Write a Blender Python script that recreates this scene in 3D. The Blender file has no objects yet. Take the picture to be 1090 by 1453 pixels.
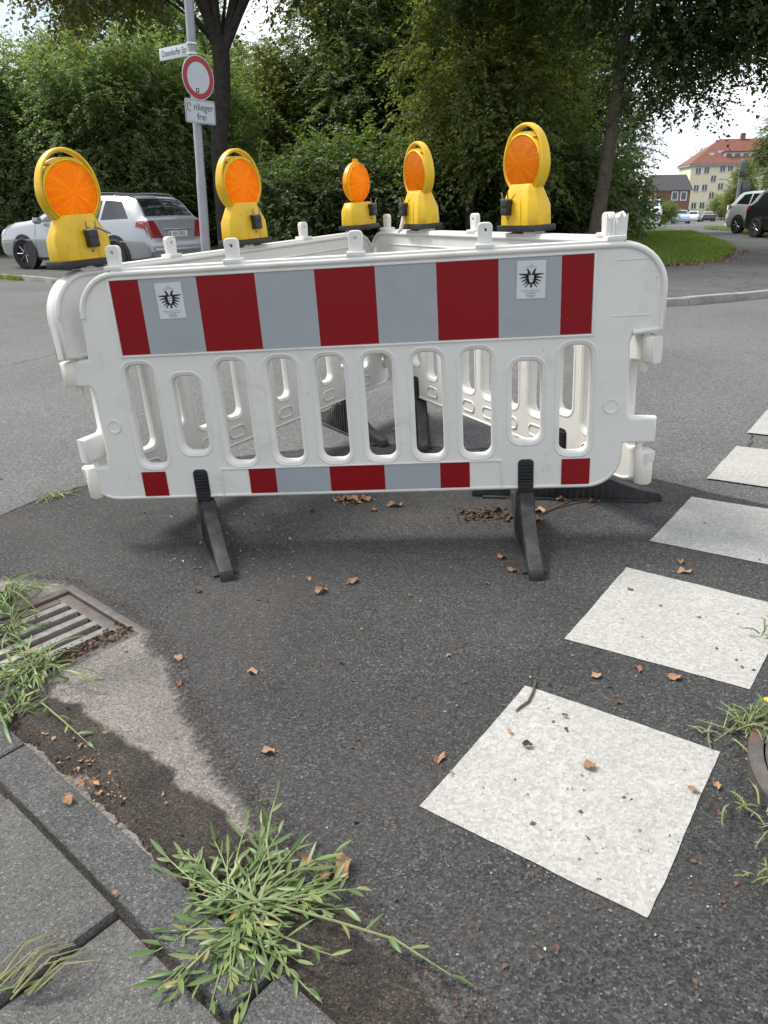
import bpy, bmesh, math, random
import numpy as np
from mathutils import Vector, Matrix
R_ = math.radians
random.seed(7); rng = np.random.default_rng(7)
scene = bpy.context.scene
C = scene.collection

# ------------------------------------------------------------------ camera
H = 1.2073
PITCH, ROLL = R_(21.5), R_(0.6)
F, CX, CY = 1091.0, 545.0, 726.5
def unp(px, py):
    u, v = px - CX, py - CY
    c, s = math.cos(ROLL), math.sin(ROLL)
    uu, vv = c*u - s*v, s*u + c*v
    d = Vector((uu/F, 1, -vv/F))
    return Matrix.Rotation(-PITCH, 3, 'X') @ d
cam_d = bpy.data.cameras.new('camera'); cam = bpy.data.objects.new('camera', cam_d); C.objects.link(cam)
c_, s_ = math.cos(ROLL), math.sin(ROLL); rx = Matrix.Rotation(-PITCH, 3, 'X')
right, up, fwd = rx @ Vector((c_, 0, -s_)), rx @ Vector((s_, 0, c_)), rx @ Vector((0, 1, 0))
m = Matrix.Identity(4)
for i in range(3):
    m[i][0], m[i][1], m[i][2] = right[i], up[i], -fwd[i]
m[2][3] = H
cam.matrix_world = m
cam_d.sensor_fit = 'HORIZONTAL'; cam_d.sensor_width = 36; cam_d.lens = 36*F/1090
cam_d.clip_start = 0.05; cam_d.clip_end = 3000
scene.camera = cam

# ------------------------------------------------------------------ sky, sun, exposure
SUN_AZ = math.atan2(-0.93, 0.36)      # clockwise from +Y
SUN_EL = R_(53)
w = bpy.data.worlds.new('World'); scene.world = w; w.use_nodes = True
nt = w.node_tree; nt.nodes.clear()
out = nt.nodes.new('ShaderNodeOutputWorld'); bg = nt.nodes.new('ShaderNodeBackground')
sky = nt.nodes.new('ShaderNodeTexSky'); sky.sky_type = 'NISHITA'; sky.sun_disc = False
sky.sun_elevation = SUN_EL; sky.sun_rotation = SUN_AZ
tc = nt.nodes.new('ShaderNodeTexCoord'); mp = nt.nodes.new('ShaderNodeMapping'); mp.inputs['Scale'].default_value = (1, 1, 2.2)
nz = nt.nodes.new('ShaderNodeTexNoise'); nz.inputs['Scale'].default_value = 3.2; nz.inputs['Detail'].default_value = 8; nz.inputs['Roughness'].default_value = .55
rp = nt.nodes.new('ShaderNodeValToRGB'); rp.color_ramp.elements[0].position = .30; rp.color_ramp.elements[1].position = .52
nz2 = nt.nodes.new('ShaderNodeTexNoise'); nz2.inputs['Scale'].default_value = 6; nz2.inputs['Detail'].default_value = 6
rc = nt.nodes.new('ShaderNodeValToRGB')
rc.color_ramp.elements[0].position = .3; rc.color_ramp.elements[0].color = (6.6, 7.0, 7.6, 1)
rc.color_ramp.elements[1].position = .75; rc.color_ramp.elements[1].color = (11.5, 11.6, 11.8, 1)
mx = nt.nodes.new('ShaderNodeMixRGB')
L = nt.links
L.new(tc.outputs['Generated'], mp.inputs['Vector']); L.new(mp.outputs[0], nz.inputs['Vector']); L.new(mp.outputs[0], nz2.inputs['Vector'])
L.new(nz.outputs['Fac'], rp.inputs['Fac']); L.new(nz2.outputs['Fac'], rc.inputs['Fac'])
L.new(rp.outputs[0], mx.inputs['Fac']); L.new(sky.outputs[0], mx.inputs['Color1']); L.new(rc.outputs[0], mx.inputs['Color2'])
L.new(mx.outputs[0], bg.inputs['Color']); bg.inputs['Strength'].default_value = .088
L.new(bg.outputs[0], out.inputs[0])
sd = bpy.data.lights.new('sun', 'SUN'); sd.energy = 2.9; sd.angle = R_(20); sd.color = (1, .95, .87)
sun = bpy.data.objects.new('sun', sd); C.objects.link(sun)
sdir = Vector((math.sin(SUN_AZ)*math.cos(SUN_EL), math.cos(SUN_AZ)*math.cos(SUN_EL), math.sin(SUN_EL)))
sun.rotation_euler = sdir.to_track_quat('Z', 'Y').to_euler(); sun.location = (-10, 10, 30)
vs = scene.view_settings; vs.view_transform = 'Standard'; vs.look = 'None'; vs.exposure = .8; vs.gamma = 1; vs.use_curve_mapping = False
scene.render.engine = 'CYCLES'
scene.cycles.max_bounces = 8; scene.cycles.transparent_max_bounces = 8

# ------------------------------------------------------------------ terrain
SX, SY = .05211, .02087
def terr(x, y):
    r = np.hypot(x, y - 2.5)
    z = (SX*x + SY*y)/(1 + (r/6)**4)
    z = z + .12*np.exp(-((x - 14)**2 + (y - 31)**2)/60.0)
    return z - .0115*np.logaddexp(0, (y - 35)/6.0)*6
def tz(x, y): return float(terr(x, y))
def G(px, py, off=0.0):
    d = unp(px, py); lo, t = 0, .3
    while t < 600:
        if d.z*t + H < terr(d.x*t, d.y*t) + off: break
        lo, t = t, t*1.03
    hi = t
    for _ in range(30):
        mid = (lo + hi)/2
        if d.z*mid + H < terr(d.x*mid, d.y*mid) + off: hi = mid
        else: lo = mid
    return Vector((d.x*hi, d.y*hi, d.z*hi + H))
def S(px, py, y):
    d = unp(px, py); t = y/d.y
    return Vector((d.x*t, y, d.z*t + H))

# ------------------------------------------------------------------ materials
def newmat(name):
    mt = bpy.data.materials.new(name); mt.use_nodes = True
    n = mt.node_tree; n.nodes.clear()
    o = n.nodes.new('ShaderNodeOutputMaterial'); b = n.nodes.new('ShaderNodeBsdfPrincipled')
    n.links.new(b.outputs[0], o.inputs[0])
    return mt, n, b, o
def ramp(n, src, stops):
    r = n.nodes.new('ShaderNodeValToRGB'); e = r.color_ramp.elements
    while len(e) < len(stops): e.new(.5)
    for k, (p, c) in enumerate(stops):
        e[k].position = p; e[k].color = (*c, 1) if len(c) == 3 else c
    n.links.new(src, r.inputs[0]); return r.outputs[0]
def noise(n, scale, detail=4, rough=.55, vec=None, dist=0):
    t = n.nodes.new('ShaderNodeTexNoise'); t.inputs['Scale'].default_value = scale; t.inputs['Detail'].default_value = detail
    t.inputs['Roughness'].default_value = rough; t.inputs['Distortion'].default_value = dist
    if vec: n.links.new(vec, t.inputs['Vector'])
    return t.outputs['Fac']
def mix(n, fac, a, b, mode='MIX'):
    k = n.nodes.new('ShaderNodeMixRGB'); k.blend_type = mode
    for s, v in ((0, fac), (1, a), (2, b)):
        if isinstance(v, (int, float)): k.inputs[s].default_value = v
        elif isinstance(v, tuple): k.inputs[s].default_value = (*v, 1)
        else: n.links.new(v, k.inputs[s])
    return k.outputs[0]
def coord(n, kind='Object'):
    t = n.nodes.new('ShaderNodeTexCoord'); return t.outputs[kind]
def bump(n, b, h, strength, dist):
    k = n.nodes.new('ShaderNodeBump'); k.inputs['Strength'].default_value = strength; k.inputs['Distance'].default_value = dist
    n.links.new(h, k.inputs['Height']); n.links.new(k.outputs[0], b.inputs['Normal']); return k
def plain(name, col, rough=.5, metal=0, var=.15, vscale=8, bscale=0, bstr=.3, bdist=.002, spec=.5, dirt=None, dscale=5, dpos=(.52, .75)):
    mt, n, b, o = newmat(name); v = coord(n)
    lo = tuple(c*(1-var) for c in col); hi = tuple(min(1, c*(1+var)) for c in col)
    cc = ramp(n, noise(n, vscale, 5, .6, v), [(.3, lo), (.7, hi)])
    if dirt:
        cc = mix(n, ramp(n, noise(n, dscale, 8, .65, v, .6), [(dpos[0], (0, 0, 0)), (dpos[1], (1, 1, 1))]), cc, dirt)
    n.links.new(cc, b.inputs['Base Color'])
    b.inputs['Roughness'].default_value = rough; b.inputs['Metallic'].default_value = metal; b.inputs['Specular IOR Level'].default_value = spec
    if bscale: bump(n, b, noise(n, bscale, 4, .6, v), bstr, bdist)
    return mt
def asphalt(name, c0, c1, c2, speck, cell=170, patch=1.2, patchamt=.25, bstr=.6, brown=None, stain=None, cracks=0):
    mt, n, b, o = newmat(name); v = coord(n)
    vo = n.nodes.new('ShaderNodeTexVoronoi'); vo.inputs['Scale'].default_value = cell; n.links.new(v, vo.inputs['Vector'])
    sep = n.nodes.new('ShaderNodeSeparateColor'); n.links.new(vo.outputs['Color'], sep.inputs[0])
    grain = ramp(n, sep.outputs[0], [(0, c0), (.45, c1), (.86, c2), (.93, c2), (1, speck)])
    fine = noise(n, cell*2.2, 3, .7, v)
    col = mix(n, ramp(n, fine, [(.35, (.45,)*3), (.62, (1, 1, 1))]), (0, 0, 0), grain)
    big = ramp(n, noise(n, patch, 6, .62, v, .4), [(.32, (1-patchamt,)*3), (.7, (1+patchamt*.6,)*3)])
    col = mix(n, 1.0, col, big, 'MULTIPLY')
    if brown: col = mix(n, ramp(n, noise(n, .9, 7, .6, v, .8), [(.48, (0, 0, 0)), (.75, (.55,)*3)]), col, brown)
    if stain: col = mix(n, ramp(n, noise(n, 2.6, 7, .7, v, 1.2), [(.58, (0, 0, 0)), (.72, (.6,)*3)]), col, stain)
    h = mix(n, .5, vo.outputs['Distance'], fine)
    if cracks:
        cv = n.nodes.new('ShaderNodeTexVoronoi'); cv.feature = 'DISTANCE_TO_EDGE'; cv.inputs['Scale'].default_value = cracks
        wv = n.nodes.new('ShaderNodeMixRGB'); wv.blend_type = 'ADD'; wv.inputs[0].default_value = .35
        nn = n.nodes.new('ShaderNodeTexNoise'); nn.inputs['Scale'].default_value = 2.2; nn.inputs['Detail'].default_value = 5; n.links.new(v, nn.inputs['Vector'])
        n.links.new(v, wv.inputs[1]); n.links.new(nn.outputs['Color'], wv.inputs[2]); n.links.new(wv.outputs[0], cv.inputs['Vector'])
        cm = ramp(n, cv.outputs['Distance'], [(0, (.25,)*3), (.006, (.45,)*3), (.012, (1, 1, 1))])
        col = mix(n, 1.0, col, cm, 'MULTIPLY')
    n.links.new(col, b.inputs['Base Color']); b.inputs['Roughness'].default_value = .88; b.inputs['Specular IOR Level'].default_value = .35
    bump(n, b, h, bstr, .004)
    return mt
def dissolve(mt, width, scale):
    """grainy edge: the layer thins out to nothing over `width` metres from its border"""
    n = mt.node_tree; o = [q for q in n.nodes if q.type == 'OUTPUT_MATERIAL'][0]; b = [q for q in n.nodes if q.type == 'BSDF_PRINCIPLED'][0]
    at = n.nodes.new('ShaderNodeAttribute'); at.attribute_name = 'edge'; v = coord(n)
    dv = n.nodes.new('ShaderNodeMath'); dv.operation = 'DIVIDE'; n.links.new(at.outputs['Fac'], dv.inputs[0]); dv.inputs[1].default_value = width
    nn = mix(n, .5, noise(n, scale, 8, .72, v), noise(n, scale*.12, 5, .6, v))
    ad = n.nodes.new('ShaderNodeMath'); ad.operation = 'ADD'; n.links.new(dv.outputs[0], ad.inputs[0]); n.links.new(nn, ad.inputs[1])
    f = ramp(n, ad.outputs[0], [(.62, (0, 0, 0)), (.80, (1, 1, 1))])
    t = n.nodes.new('ShaderNodeBsdfTransparent'); m_ = n.nodes.new('ShaderNodeMixShader')
    n.links.new(f, m_.inputs[0]); n.links.new(t.outputs[0], m_.inputs[1]); n.links.new(b.outputs[0], m_.inputs[2]); n.links.new(m_.outputs[0], o.inputs[0])
def edge_attr(o, border):
    B_ = np.array([tuple(p)[:2] for p in border]); me = o.data; P = np.empty(len(me.vertices)*3, np.float32); me.vertices.foreach_get('co', P); P = P.reshape(-1, 3)[:, :2]
    d = np.array([np.hypot(*(B_ - p).T).min() for p in P], np.float32); a_ = me.attributes.new('edge', 'FLOAT', 'POINT'); a_.data.foreach_set('value', d)
def g3(v, t=(1, 1, 1)): return tuple(v*k for k in t)
M = {}
M['patch'] = asphalt('asphalt_dark', g3(.025), g3(.056), g3(.098), g3(.20), 240, 1.4, .32, .9, brown=(.085, .075, .068))
M['road'] = asphalt('asphalt_worn', g3(.09), g3(.15), g3(.20), g3(.30), 150, .5, .22, .6, stain=(.11, .11, .11))
M['pathm'] = asphalt('asphalt_path', g3(.06), g3(.105), g3(.15), g3(.25), 90, .5, .3, .5, brown=(.12, .105, .09), cracks=.9)
M['conc'] = asphalt('concrete_gutter', g3(.13, (1, .92, .85)), g3(.225, (1, .91, .83)), g3(.29, (1, .91, .83)), g3(.36), 240, 5, .3, .45, brown=(.10, .085, .072))
M['slab'] = asphalt('concrete_slab', g3(.075), g3(.125, (1, .99, .96)), g3(.165, (1, .98, .94)), g3(.28), 330, 4, .22, .5, brown=(.085, .08, .07))
M['kerb'] = asphalt('kerb_concrete', g3(.055), g3(.095, (.99, 1, 1)), g3(.14, (.99, 1, 1)), g3(.26), 280, 6, .25, .7, brown=(.07, .066, .06))
M['farkerb'] = plain('kerb_far', (.24, .235, .22), .9, var=.3, vscale=4)
M['dirt'] = asphalt('soil', (.022, .018, .015), (.056, .046, .039), (.09, .075, .063), (.19, .16, .13), 330, 9, .4, 1.0)
M['soil'] = M['dirt'].copy(); dissolve(M['soil'], .10, 60); dissolve(M['conc'], .19, 55)
# white paint: worn through to the asphalt in specks
mt, n, b, o = newmat('road_paint'); v = coord(n)
vo = n.nodes.new('ShaderNodeTexVoronoi'); vo.inputs['Scale'].default_value = 150; n.links.new(v, vo.inputs['Vector'])
sp = n.nodes.new('ShaderNodeSeparateColor'); n.links.new(vo.outputs['Color'], sp.inputs[0])
gr = ramp(n, sp.outputs[0], [(0, (.28, .277, .262)), (.5, (.345, .341, .322)), (1, (.42, .415, .392))])
gr = mix(n, ramp(n, noise(n, 5, 8, .62, v, .7), [(.42, (0, 0, 0)), (.82, (.5,)*3)]), gr, (.26, .256, .242))
gr = mix(n, ramp(n, noise(n, 110, 5, .75, v), [(.605, (0, 0, 0)), (.68, (.8,)*3)]), gr, (.12, .12, .115))
n.links.new(gr, b.inputs['Base Color']); b.inputs['Roughness'].default_value = .85
bump(n, b, mix(n, .5, vo.outputs['Distance'], noise(n, 260, 3, .7, v)), .7, .004); M['paint'] = mt
# grassy soil
mt, n, b, o = newmat('lawn_soil'); v = coord(n)
cc = ramp(n, noise(n, .6, 7, .6, v), [(.3, (.035, .055, .014)), (.55, (.06, .10, .022)), (.75, (.09, .13, .03))])
cc = mix(n, ramp(n, noise(n, 18, 5, .7, v), [(.35, (.45,)*3), (.65, (1.15,)*3)]), (0, 0, 0), cc)
n.links.new(cc, b.inputs['Base Color']); b.inputs['Roughness'].default_value = .95
bump(n, b, noise(n, 40, 4, .7, v), 1, .05); M['lawn'] = mt
# plastics
def plastic_white(name, col, dirt):
    mt, n, b, o = newmat(name); v = coord(n)
    cc = ramp(n, noise(n, 3, 6, .6, v), [(.3, tuple(c*.93 for c in col)), (.7, col)])
    cc = mix(n, ramp(n, noise(n, 7, 9, .7, v, .9), [(.55, (0, 0, 0)), (.82, (.5,)*3)]), cc, dirt)
    cc = mix(n, ramp(n, noise(n, 70, 4, .75, v), [(.66, (0, 0, 0)), (.76, (.5,)*3)]), cc, dirt)
    sx = n.nodes.new('ShaderNodeSeparateXYZ'); n.links.new(v, sx.inputs[0])
    # scuffs: stretched noise
    mpp = n.nodes.new('ShaderNodeMapping'); mpp.inputs['Scale'].default_value = (3, 3, 60); n.links.new(v, mpp.inputs[0])
    cc = mix(n, ramp(n, noise(n, 2.5, 4, .6, mpp.outputs[0]), [(.64, (0, 0, 0)), (.78, (.28,)*3)]), cc, dirt)
    mq = n.nodes.new('ShaderNodeMapping'); mq.inputs['Scale'].default_value = (9, 9, 2.2); mq.inputs['Rotation'].default_value = (0, .5, 0); n.links.new(v, mq.inputs[0])
    cc = mix(n, ramp(n, noise(n, 6, 6, .7, mq.outputs[0], .4), [(.655, (0, 0, 0)), (.70, (.55,)*3)]), cc, (.22, .21, .19))
    n.links.new(cc, b.inputs['Base Color']); b.inputs['Roughness'].default_value = .42
    b.inputs['Subsurface Weight'].default_value = .0
    bump(n, b, noise(n, 9, 3, .5, v), .12, .004)
    return mt
M['white'] = plastic_white('white_plastic', (.68, .675, .645), (.40, .36, .29))
M['ivory'] = plastic_white('ivory_plastic', (.70, .665, .59), (.42, .36, .28))
def film(name, col, rough):
    mt, n, b, o = newmat(name); v = coord(n)
    mpp = n.nodes.new('ShaderNodeMapping'); mpp.inputs['Rotation'].default_value = (R_(90), 0, 0); n.links.new(v, mpp.inputs[0])
    vo = n.nodes.new('ShaderNodeTexVoronoi'); vo.feature = 'DISTANCE_TO_EDGE'; vo.inputs['Scale'].default_value = 260; vo.inputs['Randomness'].default_value = .15
    n.links.new(mpp.outputs[0], vo.inputs['Vector'])
    cc = mix(n, ramp(n, vo.outputs['Distance'], [(0, (1.0,)*3), (.12, (0, 0, 0))]), col, tuple(min(1, c*1.25+.002) for c in col))
    cc = mix(n, ramp(n, noise(n, 5, 8, .65, v, .5), [(.5, (0, 0, 0)), (.8, (.4,)*3)]), cc, tuple(c*.75+.01 for c in col))
    cc = mix(n, ramp(n, noise(n, 120, 3, .7, v), [(.73, (0, 0, 0)), (.78, (.6,)*3)]), cc, (.5, .5, .5))
    scm = n.nodes.new('ShaderNodeMapping'); scm.inputs['Scale'].default_value = (40, 40, 2.5); scm.inputs['Rotation'].default_value = (0, .6, 0); n.links.new(v, scm.inputs[0])
    cc = mix(n, ramp(n, noise(n, 2.2, 3, .6, scm.outputs[0]), [(.735, (0, 0, 0)), (.76, (.35,)*3)]), cc, (.5, .5, .5))
    n.links.new(cc, b.inputs['Base Color']); b.inputs['Roughness'].default_value = rough; b.inputs['Specular IOR Level'].default_value = .25
    return mt
M['red'] = film('red_film', (.20, .002, .006), .42)
M['grey'] = film('grey_film', (.30, .325, .35), .38)
M['sticker'] = plain('sticker_paper', (.55, .57, .60), .6, var=.05)
M['ink'] = plain('ink_black', (.008, .008, .01), .6, var=.1)
M['inkgrey'] = plain('ink_grey', (.22, .22, .24), .6, var=.1)
M['rubber'] = plain('black_rubber', (.022, .023, .025), .62, var=.4, vscale=12, bscale=90, bstr=.25, dirt=(.075, .072, .068), dscale=14, dpos=(.48, .8))
M['black'] = plain('black_plastic', (.014, .014, .017), .42, var=.3, vscale=40)
M['yellow'] = plain('yellow_plastic', (.66, .42, .008), .4, var=.10, vscale=9, bscale=40, bstr=.06, dirt=(.40, .24, .02), dscale=16, dpos=(.52, .85))
M['yorange'] = plain('amber_plastic', (.72, .30, .006), .4, var=.08, vscale=9)
M['steel'] = plain('steel', (.28, .27, .26), .4, .9, var=.3, vscale=60)
M['iron'] = plain('cast_iron', (.10, .092, .088), .6, .3, var=.4, vscale=25, bscale=160, bstr=.5, dirt=(.13, .085, .06), dscale=10, dpos=(.45, .7))
M['pit'] = plain('pit_wall', (.02, .018, .016), .95)
M['galv'] = plain('galvanised_steel', (.27, .275, .30), .55, .35, var=.14, vscale=5, bscale=30, bstr=.05)
# lens
mt, n, b, o = newmat('amber_lens'); v = coord(n)
sx = n.nodes.new('ShaderNodeSeparateXYZ'); n.links.new(v, sx.inputs[0])
at = n.nodes.new('ShaderNodeMath'); at.operation = 'ARCTAN2'; n.links.new(sx.outputs['X'], at.inputs[0]); n.links.new(sx.outputs['Z'], at.inputs[1])
cmb = n.nodes.new('ShaderNodeCombineXYZ'); n.links.new(at.outputs[0], cmb.inputs[0])
ray = ramp(n, noise(n, 2.6, 2, .5, cmb.outputs[0]), [(.3, (0, 0, 0)), (.7, (1, 1, 1))])
cc = mix(n, ray, (.66, .13, .0), (1.0, .48, .0))
n.links.new(cc, b.inputs['Base Color']); b.inputs['Roughness'].default_value = .16
b.inputs['Coat Weight'].default_value = .12; b.inputs['Coat Roughness'].default_value = .1; b.inputs['Specular IOR Level'].default_value = .3
tr = n.nodes.new('ShaderNodeBsdfTranslucent'); n.links.new(mix(n, ray, (1, .36, 0), (1, .55, .0)), tr.inputs[0])
ms = n.nodes.new('ShaderNodeMixShader'); ms.inputs[0].default_value = .65
n.links.new(b.outputs[0], ms.inputs[1]); n.links.new(tr.outputs[0], ms.inputs[2])
rfr = n.nodes.new('ShaderNodeBsdfRefraction'); rfr.inputs['Color'].default_value = (1, .46, .03, 1); rfr.inputs['Roughness'].default_value = .18; rfr.inputs['IOR'].default_value = 1.12
ms2 = n.nodes.new('ShaderNodeMixShader'); ms2.inputs[0].default_value = .22; n.links.new(ms.outputs[0], ms2.inputs[1]); n.links.new(rfr.outputs[0], ms2.inputs[2]); n.links.new(ms2.outputs[0], o.inputs[0])
wa = n.nodes.new('ShaderNodeTexWave'); wa.inputs['Scale'].default_value = 45; wa.bands_direction = 'Z'; n.links.new(v, wa.inputs['Vector'])
wb = n.nodes.new('ShaderNodeTexWave'); wb.inputs['Scale'].default_value = 45; wb.bands_direction = 'X'; n.links.new(v, wb.inputs['Vector'])
bump(n, b, mix(n, .5, wa.outputs['Fac'], wb.outputs['Fac']), .9, .003)
M['lens'] = mt
# foliage: colour varies leaf by leaf, light passes through
def leafmat(name, cols, trans, rough=.45, tfac=.45, vary=None):
    mt, n, b, o = newmat(name); gm = n.nodes.new('ShaderNodeNewGeometry')
    k = len(cols)
    cc = ramp(n, gm.outputs['Random Per Island'], [(i/(k-1), c) for i, c in enumerate(cols)])
    n.links.new(cc, b.inputs['Base Color']); b.inputs['Roughness'].default_value = rough; b.inputs['Specular IOR Level'].default_value = .4
    t = n.nodes.new('ShaderNodeBsdfTranslucent'); n.links.new(mix(n, 1.0, cc, trans, 'MULTIPLY'), t.inputs[0])
    s = n.nodes.new('ShaderNodeMixShader'); s.inputs[0].default_value = tfac
    n.links.new(b.outputs[0], s.inputs[1]); n.links.new(t.outputs[0], s.inputs[2]); n.links.new(s.outputs[0], o.inputs[0])
    return mt
M['leaf_dark'] = leafmat('leaf_dark', [(.050, .072, .032), (.074, .102, .042), (.115, .148, .058)], (1.7, 2.0, .8))
M['leaf_mid'] = leafmat('leaf_mid', [(.080, .112, .042), (.115, .158, .058), (.17, .21, .08)], (1.7, 1.9, .8))
M['leaf_light'] = leafmat('leaf_light', [(.098, .138, .064), (.145, .195, .084), (.21, .26, .115)], (1.6, 1.8, .8))
M['leaf_olive'] = leafmat('leaf_olive', [(.055, .066, .022), (.085, .10, .03), (.15, .135, .045)], (1.7, 1.6, .7))
M['leaf_yellow'] = leafmat('leaf_yellow', [(.085, .11, .035), (.135, .165, .05), (.21, .225, .075)], (1.6, 1.7, .7))
M['grass'] = leafmat('grass_blade', [(.095, .145, .028), (.15, .22, .045), (.23, .28, .07)], (1.4, 1.5, .7))
M['weed'] = leafmat('weed_leaf', [(.085, .15, .045), (.13, .205, .072), (.19, .26, .11)], (1.3, 1.5, .6), .4, .3)
_n = M['weed'].node_tree
_rp = [q for q in _n.nodes if q.type == 'VALTORGB'][0]; _oi = _n.nodes.new('ShaderNodeObjectInfo'); _n.links.new(_oi.outputs['Random'], _rp.inputs[0])
_e = _rp.color_ramp.elements.new(.9); _e.color = (.20, .26, .11, 1); _rp.color_ramp.elements[-1].position = 1.0; _rp.color_ramp.elements[-1].color = (.36, .30, .11, 1)
M['weedstem'] = plain('weed_stem', (.18, .21, .09), .6, var=.25, vscale=30)
M['straw'] = plain('dry_stalk', (.26, .23, .12), .8, var=.3, vscale=30)
M['bark'] = plain('bark', (.03, .025, .021), .9, var=.5, vscale=7, bscale=18, bstr=1, bdist=.03)
M['bark_warm'] = plain('bark_grey_brown', (.09, .072, .052), .9, var=.4, vscale=6, bscale=16, bstr=1, bdist=.03)
def dry(name, a, b_):
    mt, n, b, o = newmat(name); v = coord(n); oi = n.nodes.new('ShaderNodeObjectInfo')
    gm = n.nodes.new('ShaderNodeNewGeometry'); ad = n.nodes.new('ShaderNodeMath'); ad.operation = 'ADD'
    n.links.new(oi.outputs['Random'], ad.inputs[0]); n.links.new(gm.outputs['Random Per Island'], ad.inputs[1])
    fr = n.nodes.new('ShaderNodeMath'); fr.operation = 'FRACT'; n.links.new(ad.outputs[0], fr.inputs[0])
    cc = ramp(n, fr.outputs[0], [(0, a), (1, b_)])
    cc = mix(n, ramp(n, noise(n, 60, 5, .7, v), [(.4, (0, 0, 0)), (.7, (.5,)*3)]), cc, tuple(c*.4 for c in a))
    n.links.new(cc, b.inputs['Base Color']); b.inputs['Roughness'].default_value = .75
    return mt
M['dry'] = dry('dry_leaf', (.20, .095, .045), (.42, .25, .14))
M['drydark'] = dry('dry_leaf_dark', (.05, .028, .022), (.15, .075, .045))
M['twig'] = plain('twig', (.09, .062, .045), .85, var=.4, vscale=60)
M['grit'] = dry('grit', (.07, .06, .055), (.45, .42, .38))
M['glass'] = plain('car_glass', (.012, .016, .018), .05, var=.1, spec=.9)
M['winglass'] = plain('house_glass', (.03, .035, .04), .08, var=.3, spec=.8)
def paintm(name, col, metal=.6, rough=.28):
    mt, n, b, o = newmat(name); v = coord(n)
    n.links.new(ramp(n, noise(n, 3, 5, .6, v), [(.3, tuple(c*.95 for c in col)), (.7, col)]), b.inputs['Base Color'])
    b.inputs['Metallic'].default_value = metal; b.inputs['Roughness'].default_value = rough
    b.inputs['Coat Weight'].default_value = .6; b.inputs['Coat Roughness'].default_value = .06
    return mt
M['silver'] = paintm('silver_paint', (.37, .385, .41), .55, .27)
M['pearl'] = paintm('champagne_paint', (.60, .61, .60), .4, .32)
M['blackpaint'] = paintm('black_paint', (.012, .013, .014), .0, .2)
M['whitepaint'] = paintm('white_paint', (.72, .73, .74), 0, .3)
M['bluepaint'] = paintm('pale_blue_paint', (.42, .50, .60), .2, .3)
M['darkpaint'] = paintm('anthracite_paint', (.06, .065, .075), .3, .3)
M['tyre'] = plain('tyre', (.012, .012, .013), .8, var=.3)
M['rim'] = plain('alloy', (.42, .43, .45), .35, .8, var=.1)
M['tail'] = plain('tail_lens', (.22, .012, .012), .15, var=.2, spec=.7)
M['lampglass'] = plain('lamp_glass', (.55, .58, .6), .1, var=.1, spec=.8)
M['plate'] = plain('plate_white', (.6, .6, .58), .5, var=.05)
M['eublue'] = plain('plate_blue', (.02, .05, .3), .5)
M['signwhite'] = plain('sign_white', (.47, .50, .53), .45, var=.05)
M['signred'] = plain('sign_red', (.30, .022, .03), .45, var=.12)
M['cream'] = plain('cream_render', (.74, .68, .52), .9, var=.06, vscale=.5)
M['rooftile'] = plain('red_roof', (.185, .072, .055), .85, var=.2, vscale=2, bscale=8, bstr=.5, bdist=.05)
M['brick'] = plain('brown_brick', (.20, .11, .075), .9, var=.2, vscale=4)
M['darkroof'] = plain('dark_roof', (.05, .05, .055), .8, var=.2)
M['gutter'] = plain('gutter_grey', (.3, .31, .33), .6)
M['frame'] = plain('window_frame_white', (.75, .75, .74), .5, var=.03)
M['curtain'] = plain('pale_blind', (.62, .60, .55), .8, var=.05)
M['wallgrey'] = plain('wall_concrete', (.28, .28, .27), .9, var=.15, vscale=3)
M['flower'] = plain('yellow_petal', (.75, .50, .02), .6)

# ------------------------------------------------------------------ mesh helpers
def link(name, me, parent=None):
    o = bpy.data.objects.new(name, me); C.objects.link(o)
    if parent: o.parent = parent
    return o
def tag(o, label=None, cat=None, group=None, kind=None):
    for k, v in (('label', label), ('category', cat), ('group', group), ('kind', kind)):
        if v: o[k] = v
    return o
def empty(name, label, cat, mat=None, loc=None, rz=0, group=None):
    o = bpy.data.objects.new(name, None); C.objects.link(o); o.empty_display_size = .1
    if mat is not None: o.matrix_world = mat
    if loc is not None: o.location = loc; o.rotation_euler = (0, 0, rz)
    return tag(o, label, cat, group)
def npmesh(name, V, Fc, mat, smooth=False):
    V = np.asarray(V, np.float32); Fc = np.asarray(Fc, np.int32); k = Fc.shape[1]
    me = bpy.data.meshes.new(name)
    me.vertices.add(len(V)); me.vertices.foreach_set('co', V.ravel())
    me.loops.add(Fc.size); me.loops.foreach_set('vertex_index', Fc.ravel())
    me.polygons.add(len(Fc)); me.polygons.foreach_set('loop_start', np.arange(0, Fc.size, k, dtype=np.int32))
    me.update(calc_edges=True); me.materials.append(mat)
    if smooth: me.shade_smooth()
    return me
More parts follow.
